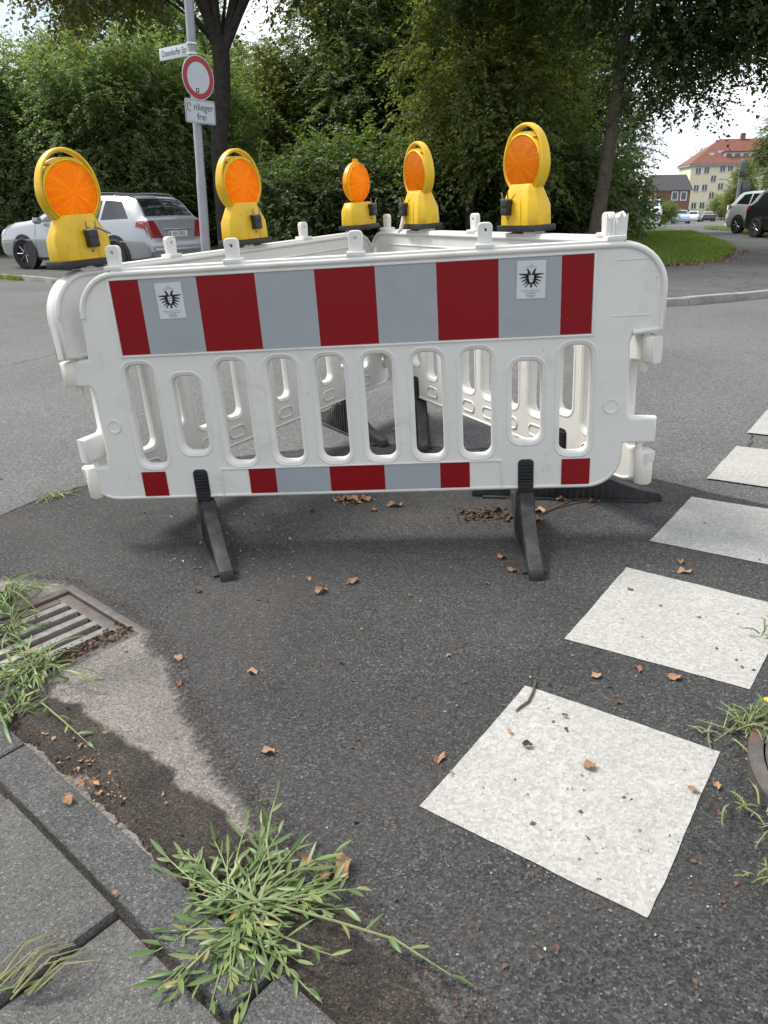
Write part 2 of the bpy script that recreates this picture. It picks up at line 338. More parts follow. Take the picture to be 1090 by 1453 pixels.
class MB:
    def __init__(s): s.v = []; s.f = []
    def add(s, V, Fc):
        o = len(s.v); s.v += [tuple(p) for p in V]; s.f += [tuple(i + o for i in f) for f in Fc]; return s
    def box(s, a, b, mtx=None):
        x0, y0, z0 = a; x1, y1, z1 = b
        V = [(x0, y0, z0), (x1, y0, z0), (x1, y1, z0), (x0, y1, z0), (x0, y0, z1), (x1, y0, z1), (x1, y1, z1), (x0, y1, z1)]
        if mtx: V = [mtx @ Vector(p) for p in V]
        return s.add(V, [(3, 2, 1, 0), (4, 5, 6, 7), (0, 1, 5, 4), (1, 2, 6, 5), (2, 3, 7, 6), (3, 0, 4, 7)])
    def prism(s, poly, d, f):      # poly of 2d points, f(p, k) gives 3d with k in 0, 1
        n_ = len(poly); V = [f(p, 0) for p in poly] + [f(p, 1) for p in poly]
        F_ = [tuple(range(n_)), tuple(range(2*n_ - 1, n_ - 1, -1))]
        F_ += [(i, i + n_, (i+1) % n_ + n_, (i+1) % n_) for i in range(n_)]
        return s.add(V, F_)
    def tube(s, path, rad, n_=8, closed=False, caps=True, flat=1.0):
        P = [Vector(p) for p in path]; N = len(P)
        if not hasattr(rad, '__len__'): rad = [rad]*N
        rings = []; up_ = None
        for i in range(N):
            a = P[i-1] if (i or closed) else P[i]; b = P[(i+1) % N] if (i < N-1 or closed) else P[i]
            t = (b - a).normalized()
            if up_ is None: up_ = Vector((0, 0, 1)) if abs(t.z) < .9 else Vector((1, 0, 0))
            side = t.cross(up_).normalized(); up_ = side.cross(t).normalized()
            rings.append([P[i] + rad[i]*(math.cos(2*math.pi*k/n_)*side + flat*math.sin(2*math.pi*k/n_)*up_) for k in range(n_)])
        V = [p for r in rings for p in r]; F_ = []
        for i in range(N if closed else N-1):
            j = (i+1) % N
            F_ += [(i*n_+k, i*n_+(k+1) % n_, j*n_+(k+1) % n_, j*n_+k) for k in range(n_)]
        if caps and not closed:
            F_ += [tuple(range(n_-1, -1, -1)), tuple((N-1)*n_+k for k in range(n_))]
        return s.add(V, F_)
    def lathe(s, prof, n_=24, axis='Z', mtx=None, a0=0, a1=2*math.pi):   # prof: (r, h)
        V = []; full = abs(a1 - a0 - 2*math.pi) < 1e-6; K = n_ if full else n_ + 1
        for r, h in prof:
            for k in range(K):
                a = a0 + (a1 - a0)*k/n_; x, y = r*math.cos(a), r*math.sin(a)
                p = (x, y, h) if axis == 'Z' else (x, h, y)
                V.append(mtx @ Vector(p) if mtx else p)
        F_ = []
        for i in range(len(prof)-1):
            for k in range(n_):
                a, b = i*K + k, i*K + (k+1) % K
                F_.append((a, b, b+K, a+K))
        return s.add(V, F_)
    def loft(s, rings, caps=True):
        n_ = len(rings[0]); V = [p for r in rings for p in r]; F_ = []
        for i in range(len(rings)-1):
            F_ += [(i*n_+k, i*n_+(k+1) % n_, (i+1)*n_+(k+1) % n_, (i+1)*n_+k) for k in range(n_)]
        if caps: F_ += [tuple(range(n_-1, -1, -1)), tuple((len(rings)-1)*n_+k for k in range(n_))]
        return s.add(V, F_)
    def mesh(s, name, mat, smooth=True, ang=35, bevel=0):
        me = bpy.data.meshes.new(name); me.from_pydata(s.v, [], s.f)
        bm = bmesh.new(); bm.from_mesh(me)
        bmesh.ops.recalc_face_normals(bm, faces=bm.faces)
        if bevel:
            ed = [e for e in bm.edges if len(e.link_faces) == 2 and e.calc_face_angle(0) > R_(40)]
            bmesh.ops.bevel(bm, geom=ed, offset=bevel, segments=2, affect='EDGES', profile=.6, clamp_overlap=True)
        bm.to_mesh(me); bm.free()
        me.materials.append(mat)
        if smooth: me.shade_smooth(); me.set_sharp_from_angle(angle=R_(ang))
        return me
    def obj(s, name, mat, parent=None, **k): return link(name, s.mesh(name, mat, **k), parent)
def curve_mesh(name, splines, ext, bev, mat, res=2):
    cu = bpy.data.curves.new(name, 'CURVE'); cu.dimensions = '2D'; cu.fill_mode = 'BOTH'
    cu.extrude = max(0, ext - bev); cu.bevel_depth = bev; cu.bevel_resolution = res; cu.offset = -bev
    for pts in splines:
        sp = cu.splines.new('POLY'); sp.points.add(len(pts)-1)
        for q, p in zip(sp.points, pts): q.co = (p[0], p[1], 0, 1)
        sp.use_cyclic_u = True
    o = bpy.data.objects.new(name, cu); C.objects.link(o)
    me = bpy.data.meshes.new_from_object(o.evaluated_get(bpy.context.evaluated_depsgraph_get()))
    bpy.data.objects.remove(o); bpy.data.curves.remove(cu)
    me.transform(Matrix(((1, 0, 0, 0), (0, 0, -1, 0), (0, 1, 0, 0), (0, 0, 0, 1))))   # x, y -> x, z
    me.materials.clear(); me.materials.append(mat); me.shade_smooth(); me.set_sharp_from_angle(angle=R_(38)); me.name = name
    return me
def text_mesh(name, body, size, mat, align='CENTER', ext=.0006, sx=1):
    cu = bpy.data.curves.new(name, 'FONT'); cu.body = body; cu.size = size; cu.align_x = align; cu.align_y = 'CENTER'; cu.extrude = ext; cu.resolution_u = 3
    o = bpy.data.objects.new(name, cu); C.objects.link(o)
    me = bpy.data.meshes.new_from_object(o.evaluated_get(bpy.context.evaluated_depsgraph_get()))
    bpy.data.objects.remove(o); bpy.data.curves.remove(cu)
    me.transform(Matrix(((sx, 0, 0, 0), (0, 0, -1, 0), (0, 1, 0, 0), (0, 0, 0, 1)))); me.materials.clear(); me.materials.append(mat)
    return me
def arc(cx, cy, r, a0, a1, k=6): return [(cx + r*math.cos(R_(a0+(a1-a0)*i/k)), cy + r*math.sin(R_(a0+(a1-a0)*i/k))) for i in range(k+1)]
def rrect(x0, x1, y0, y1, r, k=5):
    return arc(x1-r, y0+r, r, -90, 0, k) + arc(x1-r, y1-r, r, 0, 90, k) + arc(x0+r, y1-r, r, 90, 180, k) + arc(x0+r, y0+r, r, 180, 270, k)
def sheet(name, pts, off, mat, step=.5, kind='structure', dome=None, parent=None, hole=None):
    bm = bmesh.new(); bm.faces.new([bm.verts.new((p[0], p[1], 0)) for p in pts])
    xs = [p[0] for p in pts]; ys = [p[1] for p in pts]
    for ax, (lo, hi) in ((0, (min(xs), max(xs))), (1, (min(ys), max(ys)))):
        k = math.floor(lo/step) + 1
        while k*step < hi:
            co = [0, 0, 0]; no = [0, 0, 0]; co[ax] = k*step; no[ax] = 1
            bmesh.ops.bisect_plane(bm, geom=bm.verts[:] + bm.edges[:] + bm.faces[:], plane_co=co, plane_no=no); k += 1
    if hole:
        for ax_, val in ((T_, hole[0]), (T_, hole[1]), (N_, hole[2]), (N_, hole[3])):
            bmesh.ops.bisect_plane(bm, geom=bm.verts[:] + bm.edges[:] + bm.faces[:], plane_co=(ax_.x*val, ax_.y*val, 0), plane_no=(ax_.x, ax_.y, 0))
        kill = []
        for f in bm.faces:
            c_m = f.calc_center_median(); q_ = Vector((c_m.x, c_m.y))
            if hole[0] < q_.dot(T_) < hole[1] and hole[2] < q_.dot(N_) < hole[3]: kill.append(f)
        bmesh.ops.delete(bm, geom=kill, context='FACES')
    for v_ in bm.verts: v_.co.z = tz(v_.co.x, v_.co.y) + off + (dome(v_.co) if dome else 0)
    bmesh.ops.recalc_face_normals(bm, faces=bm.faces)
    if bm.faces and sum(f.normal.z for f in bm.faces) < 0: bmesh.ops.reverse_faces(bm, faces=bm.faces[:])
    me = bpy.data.meshes.new(name); bm.to_mesh(me); bm.free(); me.materials.append(mat)
    o = link(name, me, parent)
    if kind: o['kind'] = kind
    return o
def jag(pts, amp, step, seed=1, closed=True):
    r = random.Random(seed); o = []; N = len(pts); s_ = 0.0
    oct_ = [(f, a_, r.uniform(0, 100), [r.uniform(-1, 1) for _ in range(257)]) for f, a_ in ((3, 1.0), (9, .55), (27, .35), (80, .22))]
    def nz_(s):
        v = 0
        for f, a_, ph_, tb in oct_:
            u = s*f + ph_; i = int(math.floor(u)); t = u - i; t = t*t*(3-2*t); v += a_*(tb[i % 257]*(1-t) + tb[(i+1) % 257]*t)
        return v
    for i in range(N if closed else N-1):
        a, b = Vector(pts[i][:2]), Vector(pts[(i+1) % N][:2]); L_ = (b-a).length; k = max(1, int(L_/step))
        t = (b-a).normalized(); nn = Vector((-t.y, t.x))
        for j in range(k):
            p = a + (b-a)*(j/k) + nn*amp*nz_(s_ + L_*j/k); o.append((p.x, p.y))
        s_ += L_
    return o
# street axes: along the near kerb (T_) and across the street (N_)
T_ = Vector((.743, -.669)); N_ = Vector((.669, .743))
def st(t, n_): return T_*t + N_*n_

# ================================================================== THE SETTING
xs = sorted(set([round(v, 3) for v in list(np.arange(-12, 12.01, .75)) + list(np.arange(-60, 61, 4)) + [-1500, -700, -300, -150, -100, 100, 150, 300, 700, 1500]]))
ys = sorted(set([round(v, 3) for v in list(np.arange(-6, 14.01, .75)) + list(np.arange(14, 131, 4)) + [-600, -200, -60, -20, 150, 200, 260, 400, 700, 1100, 1900]]))
gx, gy = np.meshgrid(xs, ys); gz = terr(gx, gy) - .05
nx, ny = len(xs), len(ys)
idx = np.arange(nx*ny).reshape(ny, nx)
Fg = np.stack([idx[:-1, :-1], idx[:-1, 1:], idx[1:, 1:], idx[1:, :-1]], -1).reshape(-1, 4)
_c = [(gx.ravel()[f].mean(), gy.ravel()[f].mean()) for f in Fg]
Fg = np.array([f for f, (a, b) in zip(Fg, _c) if math.hypot(a + 1.04, b - 2.05) > .8])
tag(link('ground', npmesh('ground', np.stack([gx, gy, gz], -1).reshape(-1, 3), Fg, M['lawn'])), kind='structure')

GT0, GT1, GN0, GN1 = -2.405, -1.925, .575, 1.052    # drain opening in street coordinates
DH = (GT0+.012, GT1-.012, GN0+.012, GN1-.012)
# far kerb line: from far left along the street, round the corner, away to the right
def quad(a, b, c, k=10): return [((1-t)**2*a[0] + 2*t*(1-t)*b[0] + t*t*c[0], (1-t)**2*a[1] + 2*t*(1-t)*b[1] + t*t*c[1]) for t in [i/k for i in range(k+1)]]
farline = [(-42, 44.6), (-30, 34.6), (-20, 26.3), (-14, 21.3), (-10, 18.0), (-7.6, 16.0), (-6.0, 14.7), (-4, 13.02), (-2.2, 11.5)] + quad((-1.2, 10.7), (1.9, 8.1), (4.04, 9.7), 9) + [(5.14, 10.54), (7, 11.95), (10, 14.2), (16, 18.7), (26, 26.2), (40, 36.7)]
road_poly = farline + [(44, 30), (30, -6), (-6, -6)] + [tuple(st(-s, .55)) for s in (.5, 2, 4, 8, 14, 22)] + [tuple(st(-45, .55))]
sheet('road', road_poly, 0.0, M['road'], 1.0, hole=DH)
# raised pavement beyond the road
def offset_line(line, d):
    o = []
    for i, p in enumerate(line):
        a = Vector(line[max(0, i-1)]); b = Vector(line[min(len(line)-1, i+1)]); t = (b-a).normalized()
        o.append((p[0] - t.y*d, p[1] + t.x*d))
    return o
KH = .09
inner = offset_line(farline, .13)
pv = sheet('far_pavement', inner + [(60, 52), (60, 62), (-60, 62), (-50, 52)], KH - .004, M['pathm'], 2.0)
far_kerb = bpy.data.objects.new('far_kerb', None); C.objects.link(far_kerb); far_kerb['kind'] = 'structure'
def resample(line, d):
    o = [Vector(line[0])]; acc = 0
    for a, b in zip(line[:-1], line[1:]):
        a, b = Vector(a), Vector(b); L_ = (b-a).length; s = d - acc
        while s <= L_: o.append(a + (b-a)*(s/L_)); s += d
        acc = (acc + L_) % d
    return o
ks = resample(farline[3:-2], 1.0)
for a, b in zip(ks[:-1], ks[1:]):
    t = (b-a).normalized(); nn = Vector((-t.y, t.x)); g = t*.004
    za, zb = tz(*a), tz(*b); bm = MB()
    q = [a+g, b-g, b-g+nn*.128, a+g+nn*.128]; zz = [za, zb, zb, za]; j = random.uniform(-.006, .006)
    V = [(p.x, p.y, z_-.1) for p, z_ in zip(q, zz)] + [(p.x, p.y, z_+KH+j) for p, z_ in zip(q, zz)]
    bm.add(V, [(3, 2, 1, 0), (4, 5, 6, 7), (0, 1, 5, 4), (1, 2, 6, 5), (2, 3, 7, 6), (3, 0, 4, 7)]).obj('kerb_stone', M['farkerb'], far_kerb, bevel=.012)
# lawns
lawn_right = [G(905, 372, KH), G(945, 377, KH), G(980, 375, KH), G(1012, 371, KH), G(1036, 363, KH), G(1045, 355, KH), G(1036, 348, KH), G(1018, 341, KH), G(998, 335, KH), G(975, 329.5, KH), G(955, 326, KH), G(935, 322, KH)]
lr = [(p.x, p.y) for p in lawn_right]
lawn_r_poly = [(-2.5, 15.5), (1, 14.6), (3.5, 15.6)] + lr[:] + [(16, 52), (-3, 40), (-3.6, 22)]
sheet('lawn', lawn_r_poly, KH + .02, M['lawn'], 1.5)
off3 = offset_line(farline[2:9], 4.2)
lawn_l_poly = off3 + [(-4.0, 22), (-3.4, 40), (-30, 50), (-32, 40)]
sheet('lawn', lawn_l_poly, KH + .016, M['lawn'], 2.0)
# verge by the parked cars on the right
vp = [G(*p, KH) for p in ((1000, 325), (1030, 327), (1060, 333), (1100, 341), (1110, 335), (1070, 327), (1030, 322.5), (1000, 322))]
sheet('verge', [(p.x, p.y) for p in vp], KH + .02, M['lawn'], 2.0)
# far street in front of the houses
sheet('far_road', [(17, 58), (23, 56), (40, 80), (75, 130), (120, 192), (30, 192), (40, 130), (30, 90)], .03, M['road'], 8.0)

# dark asphalt patch in the foreground (about 4 mm proud)
arcpts = [(-2.6, 1.6), (-2.2, 2.45), (-1.9, 2.85), (-1.67, 3.1), (-1.56, 3.29), (-1.41, 3.44), (-1.1, 3.62), (-.6, 3.78), (0, 3.80), (.55, 3.62), (1.04, 3.19), (1.21, 3.0), (1.36, 2.86), (1.6, 2.6), (2.2, 2.0), (2.8, 1.0), (2.6, -1.5), (.6, -1.5)]
edge = jag(arcpts, .010, .03, 3)
sheet('asphalt_patch', edge + [tuple(st(.9, .551)), tuple(st(-2.9, .551))], .004, M['patch'], .25, hole=DH)
def strip(name, line, w_, off, mat):
    P = [Vector(p) for p in line]; V, Fc = [], []
    rr_ = random.Random(2)
    for i, p in enumerate(P):
        t = (P[min(i+1, len(P)-1)] - P[max(0, i-1)]).normalized(); nn = Vector((-t.y, t.x))*w_*rr_.uniform(.25, 1.0)
        for q in (p - nn, p + nn): V.append((q.x, q.y, tz(q.x, q.y) + off))
    for i in range(len(P)-1): Fc.append((2*i, 2*i+1, 2*i+3, 2*i+2))
    return tag(MB().add(V, Fc).obj(name, mat, None, smooth=False), kind='structure')
M['tar'] = plain('tar', (.018, .017, .017), .7, var=.3, vscale=40)
_m = [i for i, p in enumerate(edge) if p[1] > 1.7 and -2.3 < p[0] < 2.4]
strip('tar_seam', edge[_m[0]:_m[-1]], .0055, .0062, M['tar'])
# further cracks in the worn road
def crack(pts_, seed, w_=.004): strip('road_crack', jag(pts_, .03, .025, seed, closed=False), w_, .0025, M['tar'])
crack([(1.5, 3.1), (2.3, 4.4), (3.3, 6.1), (4.6, 8.9)], 61, .005); crack([(-1.9, 3.6), (-2.9, 4.6), (-4.6, 6.9), (-6.2, 8.1)], 62, .005); crack([(-4.0, 4.9), (-2.9, 7.4), (-1.2, 8.9)], 63, .005); crack([(2.9, 3.4), (3.6, 5.4), (5.4, 7.0)], 64, .005)
# concrete gutter bed beside the kerb with the drain in it
cpx = [(-1.75, 2.62), (-1.39, 2.49), (-1.11, 2.425), (-1.065, 2.385), (-.705, 2.065), (-.70, 2.03), (-.58, 1.82), (-.51, 1.66), (-.43, 1.49), (-.36, 1.37), (-.29, 1.28), (-.16, 1.12), (-.05, .99), (.06, .86), (.13, .76), (.2, .66)]
cpx = [(x + .03*.669, y + .03*.743) for x, y in cpx]
cedge = jag(cpx, .008, .012, 5, closed=False)
GT0, GT1, GN0, GN1 = -2.405, -1.925, .575, 1.052    # drain opening in street coordinates
cpoly = cedge + [tuple(st(-.25, .553))]
# two pieces of bed either side of the drain so that the pit stays open
pre = [p for p in cedge if Vector(p).dot(T_) < GT0] ; post = [p for p in cedge if Vector(p).dot(T_) > GT1]
gut = sheet('gutter_bed', pre + [tuple(st(GT0, 1.05)), tuple(st(GT0, .553)), tuple(st(-3.2, .553))], .008, M['conc'], .04)
edge_attr(gut, cedge)
gut2 = sheet('gutter_bed', [tuple(st(GT1, 1.05))] + post + [tuple(st(-.25, .553)), tuple(st(GT1, .553))], .008, M['conc'], .03)
edge_attr(gut2, cedge)

# kerb stones, flush but a little proud of the gutter
kerb = bpy.data.objects.new('kerb', None); C.objects.link(kerb); kerb['kind'] = 'structure'
def block(name, t0, t1, n0, n1, top, bot, mat, parent, bev=.006, tilt=(0, 0), n=4):
    bm_ = bmesh.new(); V = []
    q = [st(t0, n0), st(t1, n0), st(t1, n1), st(t0, n1)]
    if T_.x*N_.y - T_.y*N_.x < 0: q.reverse()
    for h in (bot, top):
        for p in q:
            tt, nn = p.dot(T_) - (t0+t1)/2, p.dot(N_) - (n0+n1)/2
            V.append((p.x, p.y, tz(p.x, p.y) + h + (tt*tilt[0] + nn*tilt[1] if h == top else 0)))
    return MB().add(V, [(3, 2, 1, 0), (4, 5, 6, 7), (0, 1, 5, 4), (1, 2, 6, 5), (2, 3, 7, 6), (3, 0, 4, 7)]).obj(name, mat, parent, bevel=bev)
for t0, t1 in ((-4.2, -3.22), (-3.215, -2.435), (-2.43, -1.665), (-1.66, -.745), (-.735, .25)):
    block('kerb_stone', t0, t1, .452, .55, .034 + random.uniform(-.002, .002), -.2, M['kerb'], kerb, .009)
pavement = bpy.data.objects.new('pavement', None); C.objects.link(pavement); pavement['kind'] = 'structure'
hts = {(0, 1): .030, (0, 2): .040, (0, 3): .024}
for r_ in range(3):
    for c__ in range(5):
        t1 = -1.055 + (c__ - 2)*.452; n1 = .438 - r_*.452
        top = hts.get((r_, c__), .034 + random.uniform(-.004, .004))
        block('paving_slab', t1 - .445, t1, n1 - .445, n1, top, -.05, M['slab'], pavement, .006, (random.uniform(-.008, .008), random.uniform(-.008, .008)))
sheet('joint_sand', [tuple(st(-3.5, .553)), tuple(st(.7, .553)), tuple(st(.7, -1.1)), tuple(st(-3.5, -1.1))], .016, M['dirt'], .4)
# soil washed along the kerb
def soil(name, pts, h, seed):
    e = jag(pts, .022, .012, seed); c0 = Vector((sum(p[0] for p in e)/len(e), sum(p[1] for p in e)/len(e)))
    es = [Vector(p) for p in e]
    def dome(co):
        d = min((Vector((co.x, co.y)) - q).length for q in es); return h*min(1, d/.05)*(0.8 + .4*math.sin(co.x*41+co.y*23))
    o_ = sheet(name, e, .0095, M['soil'], .02, 'structure', dome); edge_attr(o_, [p for p in e if Vector(p).dot(N_) > .58]); return o_
soil('soil', [tuple(st(-1.93, .556)), tuple(st(-1.93, .66)), tuple(st(-1.75, .74)), tuple(st(-1.6, .71)), tuple(st(-1.35, .72)), tuple(st(-1.2, .71)), tuple(st(-1.05, .73)), tuple(st(-.9, .73)), tuple(st(-.78, .75)), tuple(st(-.6, .73)), tuple(st(-.4, .66)), tuple(st(-.2, .6)), tuple(st(-.15, .556))], .012, 11)

# road markings: white 0.5 m blocks of the crossing
def marking(px, seed):
    p = [G(*q) for q in px]; sheet('road_marking', jag([(v_.x, v_.y) for v_ in p], .0020, .006, seed), .0062, M['paint'], .25)
marking([(745, 975), (1022, 1070), (918, 1305), (595, 1147)], 1)
sq = [Vector((.80, 2.30)), Vector((1.19, 1.99)), Vector((.905, 1.615)), Vector((.505, 1.89))]
def mk(q, seed): sheet('road_marking', jag([tuple(v_) for v_ in q], .0020, .006, seed), .0062, M['paint'], .25)
mk(sq, 2)
mk([Vector((1.23, 2.87)), Vector((1.63, 2.58)), Vector((1.34, 2.20)), Vector((.94, 2.49))], 3)
mk([Vector((1.65, 3.45)), Vector((2.06, 3.17)), Vector((1.77, 2.77)), Vector((1.36, 3.06))], 4)
mk([Vector((2.06, 4.02)), Vector((2.48, 3.74)), Vector((2.20, 3.35)), Vector((1.78, 3.64))], 5)
mk([Vector((2.47, 4.60)), Vector((2.9, 4.31)), Vector((2.62, 3.93)), Vector((2.2, 4.22))], 6)

# ================================================================== BARRIERS
BT = Vector((-.10752, 2.65684, .781)); YAW, TILT, LEAN = -.0875, -.05005, .02531
AL, BE, VB, BL = 1.07404, 1.02089, -.5456, 1.99
BR = (Matrix.Rotation(YAW, 4, 'Z') @ Matrix.Rotation(TILT, 4, 'Y') @ Matrix.Rotation(LEAN, 4, 'X'))
BASE = Matrix.Translation(BT) @ BR @ Matrix.Translation((0, 0, VB))
M_front = BASE @ Matrix.Translation((-1, 0, 0))
def frame(o, x):
    x = Vector(x).normalized(); y = Vector((0, 0, 1)).cross(x)
    return BASE @ Matrix(((x.x, y.x, 0, o[0]), (x.y, y.y, 0, o[1]), (0, 0, 1, 0), (0, 0, 0, 1)))
dl = (math.cos(AL), math.sin(AL)); dr = (-math.cos(BE), math.sin(BE))
M_left = frame((-BL/2 + 1.985*dl[0], 1.985*dl[1]), (-dl[0], -dl[1], 0))
M_right = frame((BL/2, 0), (dr[0], dr[1], 0))
TH = .022
outline = [(.08, 0), (1.80, 0)] + arc(1.806, .12, .12, -90, 0, 7) + [(1.926, .162), (2.034, .162), (2.034, .25), (1.95, .254), (1.938, .268), (1.93, .51), (1.938, .532), (2.036, .545)] \
    + arc(1.886, .679, .15, 0, 90, 9) + [(1.0, .829)] + arc(.222, .679, .15, 90, 180, 9) + [(.066, .535), (-.043, .528), (-.043, .441), (.052, .437), (.063, .42), (.06, .15), (.05, .137), (-.048, .135)] + arc(.082, .13, .13, 180, 270, 7)[:-1]
slots = []
for k, cx_ in enumerate((.241, .406, .573, .752, .920, 1.087, 1.257, 1.424, 1.593, 1.756)):
    v0, v1 = (.184, .462) if k in (1, 8) else (.137, .508)
    slots.append(rrect(cx_ - .049, cx_ + .049, v0, v1, .032))
panel_me = curve_mesh('panel', [outline] + slots, TH, .010, M['white'])
def inset(pl, d):
    o = []; N = len(pl)
    for i in range(N):
        a, p, b = Vector(pl[i-1]), Vector(pl[i]), Vector(pl[(i+1) % N])
        t = (b - a)
        if t.length < 1e-6: continue
        t.normalize(); o.append((p.x - t.y*d, p.y + t.x*d))
    return o
bead = MB()
ins = inset(outline, .011)
i0 = 10
for sgn in (-1, 1):
    up_path = [p for p in ins if p[1] > .533]
    bead.tube([(p[0], sgn*.021, p[1]) for p in up_path], .0105, 8)
    lo_ = [p for p in ins if p[1] < .12 and .03 < p[0] < 1.93]
    lo_ = sorted(lo_, key=lambda p: p[0]); bead.tube([(p[0], sgn*.018, p[1]) for p in lo_], .008, 6)
    for pl in slots:      # lips round the openings
        bead.tube([(p[0], sgn*.0195, p[1]) for p in inset(pl, -.016)], .0048, 6, closed=True)
top_rail = MB().box((.21, -.026, .818), (1.89, .026, .834))
bead_me = bead.mesh('rim', M['white'], ang=80); rail_me = top_rail.mesh('top_rail', M['white'], bevel=.005)
backm = MB()
for k, cx_ in enumerate((.241, .573, .752, .920, 1.087, 1.257, 1.424, 1.756)):
    backm.tube([(p[0], .021, p[1]) for p in rrect(cx_ - .048, cx_ + .048, .04, .088, .023, 5)], .0055, 6, closed=True)
backm.tube([(p[0], .021, p[1]) for p in rrect(.16, 1.84, .555, .765, .01, 2)], .005, 6, closed=True)
for cx_ in (.16, .99, 1.85):
    backm.tube([(cx_ + .03*math.cos(a*math.pi/6), .021, .63 + .03*math.sin(a*math.pi/6)) for a in range(12)], .004, 6, closed=True)
back_me = backm.mesh('back_ribs', M['white'], ang=80)
dim_me = MB().lathe([(.026, -.0222), (.026, -.0255), (.021, -.0255), (.019, -.0228), (.0, -.0225)], 18, 'Y').mesh('dimple', M['white'])
emb_me = [MB().tube([(p[0], -.0222, p[1]) for p in q], .002, 5).mesh('embossed_line', M['white']) for q in ([(1.865, .762), (1.872, .772), (1.99, .772), (1.995, .765)], [(1.868, .598), (1.99, .598), (1.995, .606)])]
knuckle_me = []
for z0, z1 in ((.443, .526), (.012, .133)):
    r0 = .031
    knuckle_me.append(MB().lathe([(.012, z1-.004), (r0-.004, z1), (r0, z1-.005), (r0, z0+.006), (r0-.005, z0), (0.012, z0)], 20, 'Z', Matrix.Translation((-.012, 0, 0))).mesh('hinge_knuckle', M['ivory'], ang=50))
pins_me = [MB().lathe([(0, z0-.004), (.008, z0), (.0125, z0+.012), (.0125, z1), (0, z1)], 12, 'Z', Matrix.Translation((1.984, 0, 0))).mesh('hinge_pin', M['ivory']) for z0, z1 in ((.405, .56), (.095, .18))]
def stripe_me(u0, u1, v0, v1, mat): return MB().box((u0, -TH-.0022, v0), (u1, -TH+.004, v1)).mesh('reflective_stripe', mat, smooth=False)
stripes = []
bnd = [.2, .3, .5, .7, .9, 1.1, 1.3, 1.5, 1.7, 1.8]
for k in range(9): stripes.append((stripe_me(bnd[k], bnd[k+1], .546, .796, M['red'] if k % 2 == 0 else M['grey'])))
for u0, u1, c in ((.183, .275, 'red'), (.59, .69, 'red'), (.69, .89, 'grey'), (.89, 1.09, 'red'), (1.09, 1.29, 'grey'), (1.29, 1.395, 'red'), (1.717, 1.815, 'red')):
    stripes.append(stripe_me(u0, u1, .017, .112, M[c]))
ledge = MB()
for a, b in (((.19, .538), (1.81, .5445)), ((.19, .7975), (1.81, .803)), ((.191, .5446), (.1985, .7974)), ((1.8015, .5446), (1.809, .7974))):
    ledge.box((a[0], -TH-.0055, a[1]), (b[0], -TH+.003, b[1]))
for a, b in (((.485, .0085), (1.51, .0155)), ((.485, .113), (1.51, .117)), ((1.506, .0157), (1.51, .1129)), ((.485, .0157), (.489, .1129)), ((.176, .0085), (.28, .0155)), ((1.71, .0085), (1.822, .0155))):
    ledge.box((a[0], -TH-.0048, a[1]), (b[0], -TH+.003, b[1]))
ledge_me = ledge.mesh('stripe_ledge', M['white'], bevel=.0012)
# connector pegs on the top edge
def peg_profile(h, w0, w1):
    r = w1*.6
    return [(-w0, 0), (w0, 0)] + [(w1 - r + r*math.cos(R_(a)), h - r + r*math.sin(R_(a))) for a in (0, 30, 60, 90)] + [(-w1 + r + r*math.cos(R_(a)), h - r + r*math.sin(R_(a))) for a in (90, 120, 150, 180)]
hole = [(0.006*math.cos(a*math.pi/5), .052 + .006*math.sin(a*math.pi/5)) for a in range(10)]
peg_me = curve_mesh('peg', [peg_profile(.076, .021, .0245), hole], .011, .003, M['white'])
pegs = []
collar_me = MB().box((-.03, -.0285, -.003), (.03, .0285, .012)).mesh('peg_collar', M['white'], bevel=.004)
brk = MB()
for dx, ph in ((-.024, 0), (.014, 1.3)):
    rings = []
    for i, z_ in enumerate((0, .02, .045, .062, .07)):
        ring = []
        for k in range(12):
            a = 2*math.pi*k/12; rr = 1 + (.22*math.sin(3*a+ph)*i/4); jz = (.012*math.sin(5*a+ph*2) if i == 4 else .004*math.sin(4*a) if i == 3 else 0)
            ring.append((dx + (.019 if dx > 0 else .014)*rr*math.cos(a), .012*rr*math.sin(a), z_ + jz))
        rings.append(ring)
    brk.loft(rings)
broken_me = brk.mesh('broken_peg', M['white'], ang=25)
# feet: wedge with ribbed flanks and a ribbed post
prof = [(-.375, .0), (-.375, .022), (-.365, .038), (-.29, .052), (-.22, .075), (-.16, .10), (-.10, .135), (-.05, .176), (.05, .176), (.10, .135), (.16, .10), (.22, .075), (.29, .052), (.365, .038), (.375, .022), (.375, 0)]
def ph(y):
    return float(np.interp(y, [p[0] for p in prof[1:-1]], [p[1] for p in prof[1:-1]]))
ft = MB()
ft.prism(prof, 0, lambda p, k: ((-.023 if k == 0 else .023), p[0], p[1] + .0))
for y in [i*.024 for i in range(-13, 14)]:
    if abs(y) > .3: continue
    h = ph(y) - .012
    for s in (-1, 1):
        wd = .038 - .02*abs(y)/.37
        ft.add([(s*.021, y-.006, .004), (s*.021, y+.006, .004), (s*wd, y+.004, .004), (s*wd, y-.004, .004), (s*.021, y-.006, h), (s*.021, y+.006, h), (s*(wd-.006), y+.004, h-.006), (s*(wd-.006), y-.004, h-.006)],
               [(0, 1, 2, 3), (4, 7, 6, 5), (0, 3, 7, 4), (1, 5, 6, 2), (3, 2, 6, 7), (0, 4, 5, 1)])
for s in (-1, 1):
    ft.box((s*.022 if s > 0 else -.042, -.33, .0), (.042 if s > 0 else -.022, .33, .012))
foot_me = ft.mesh('foot', M['rubber'], bevel=.0025, ang=50)
po = MB().box((-.026, -.03, .17), (.026, .03, .215))
pprof = rrect(-.0275, .0275, .17, .300, .016)
po.prism(pprof, 0, lambda p, k: (p[0], -.0255 if k == 0 else -.010, p[1]))
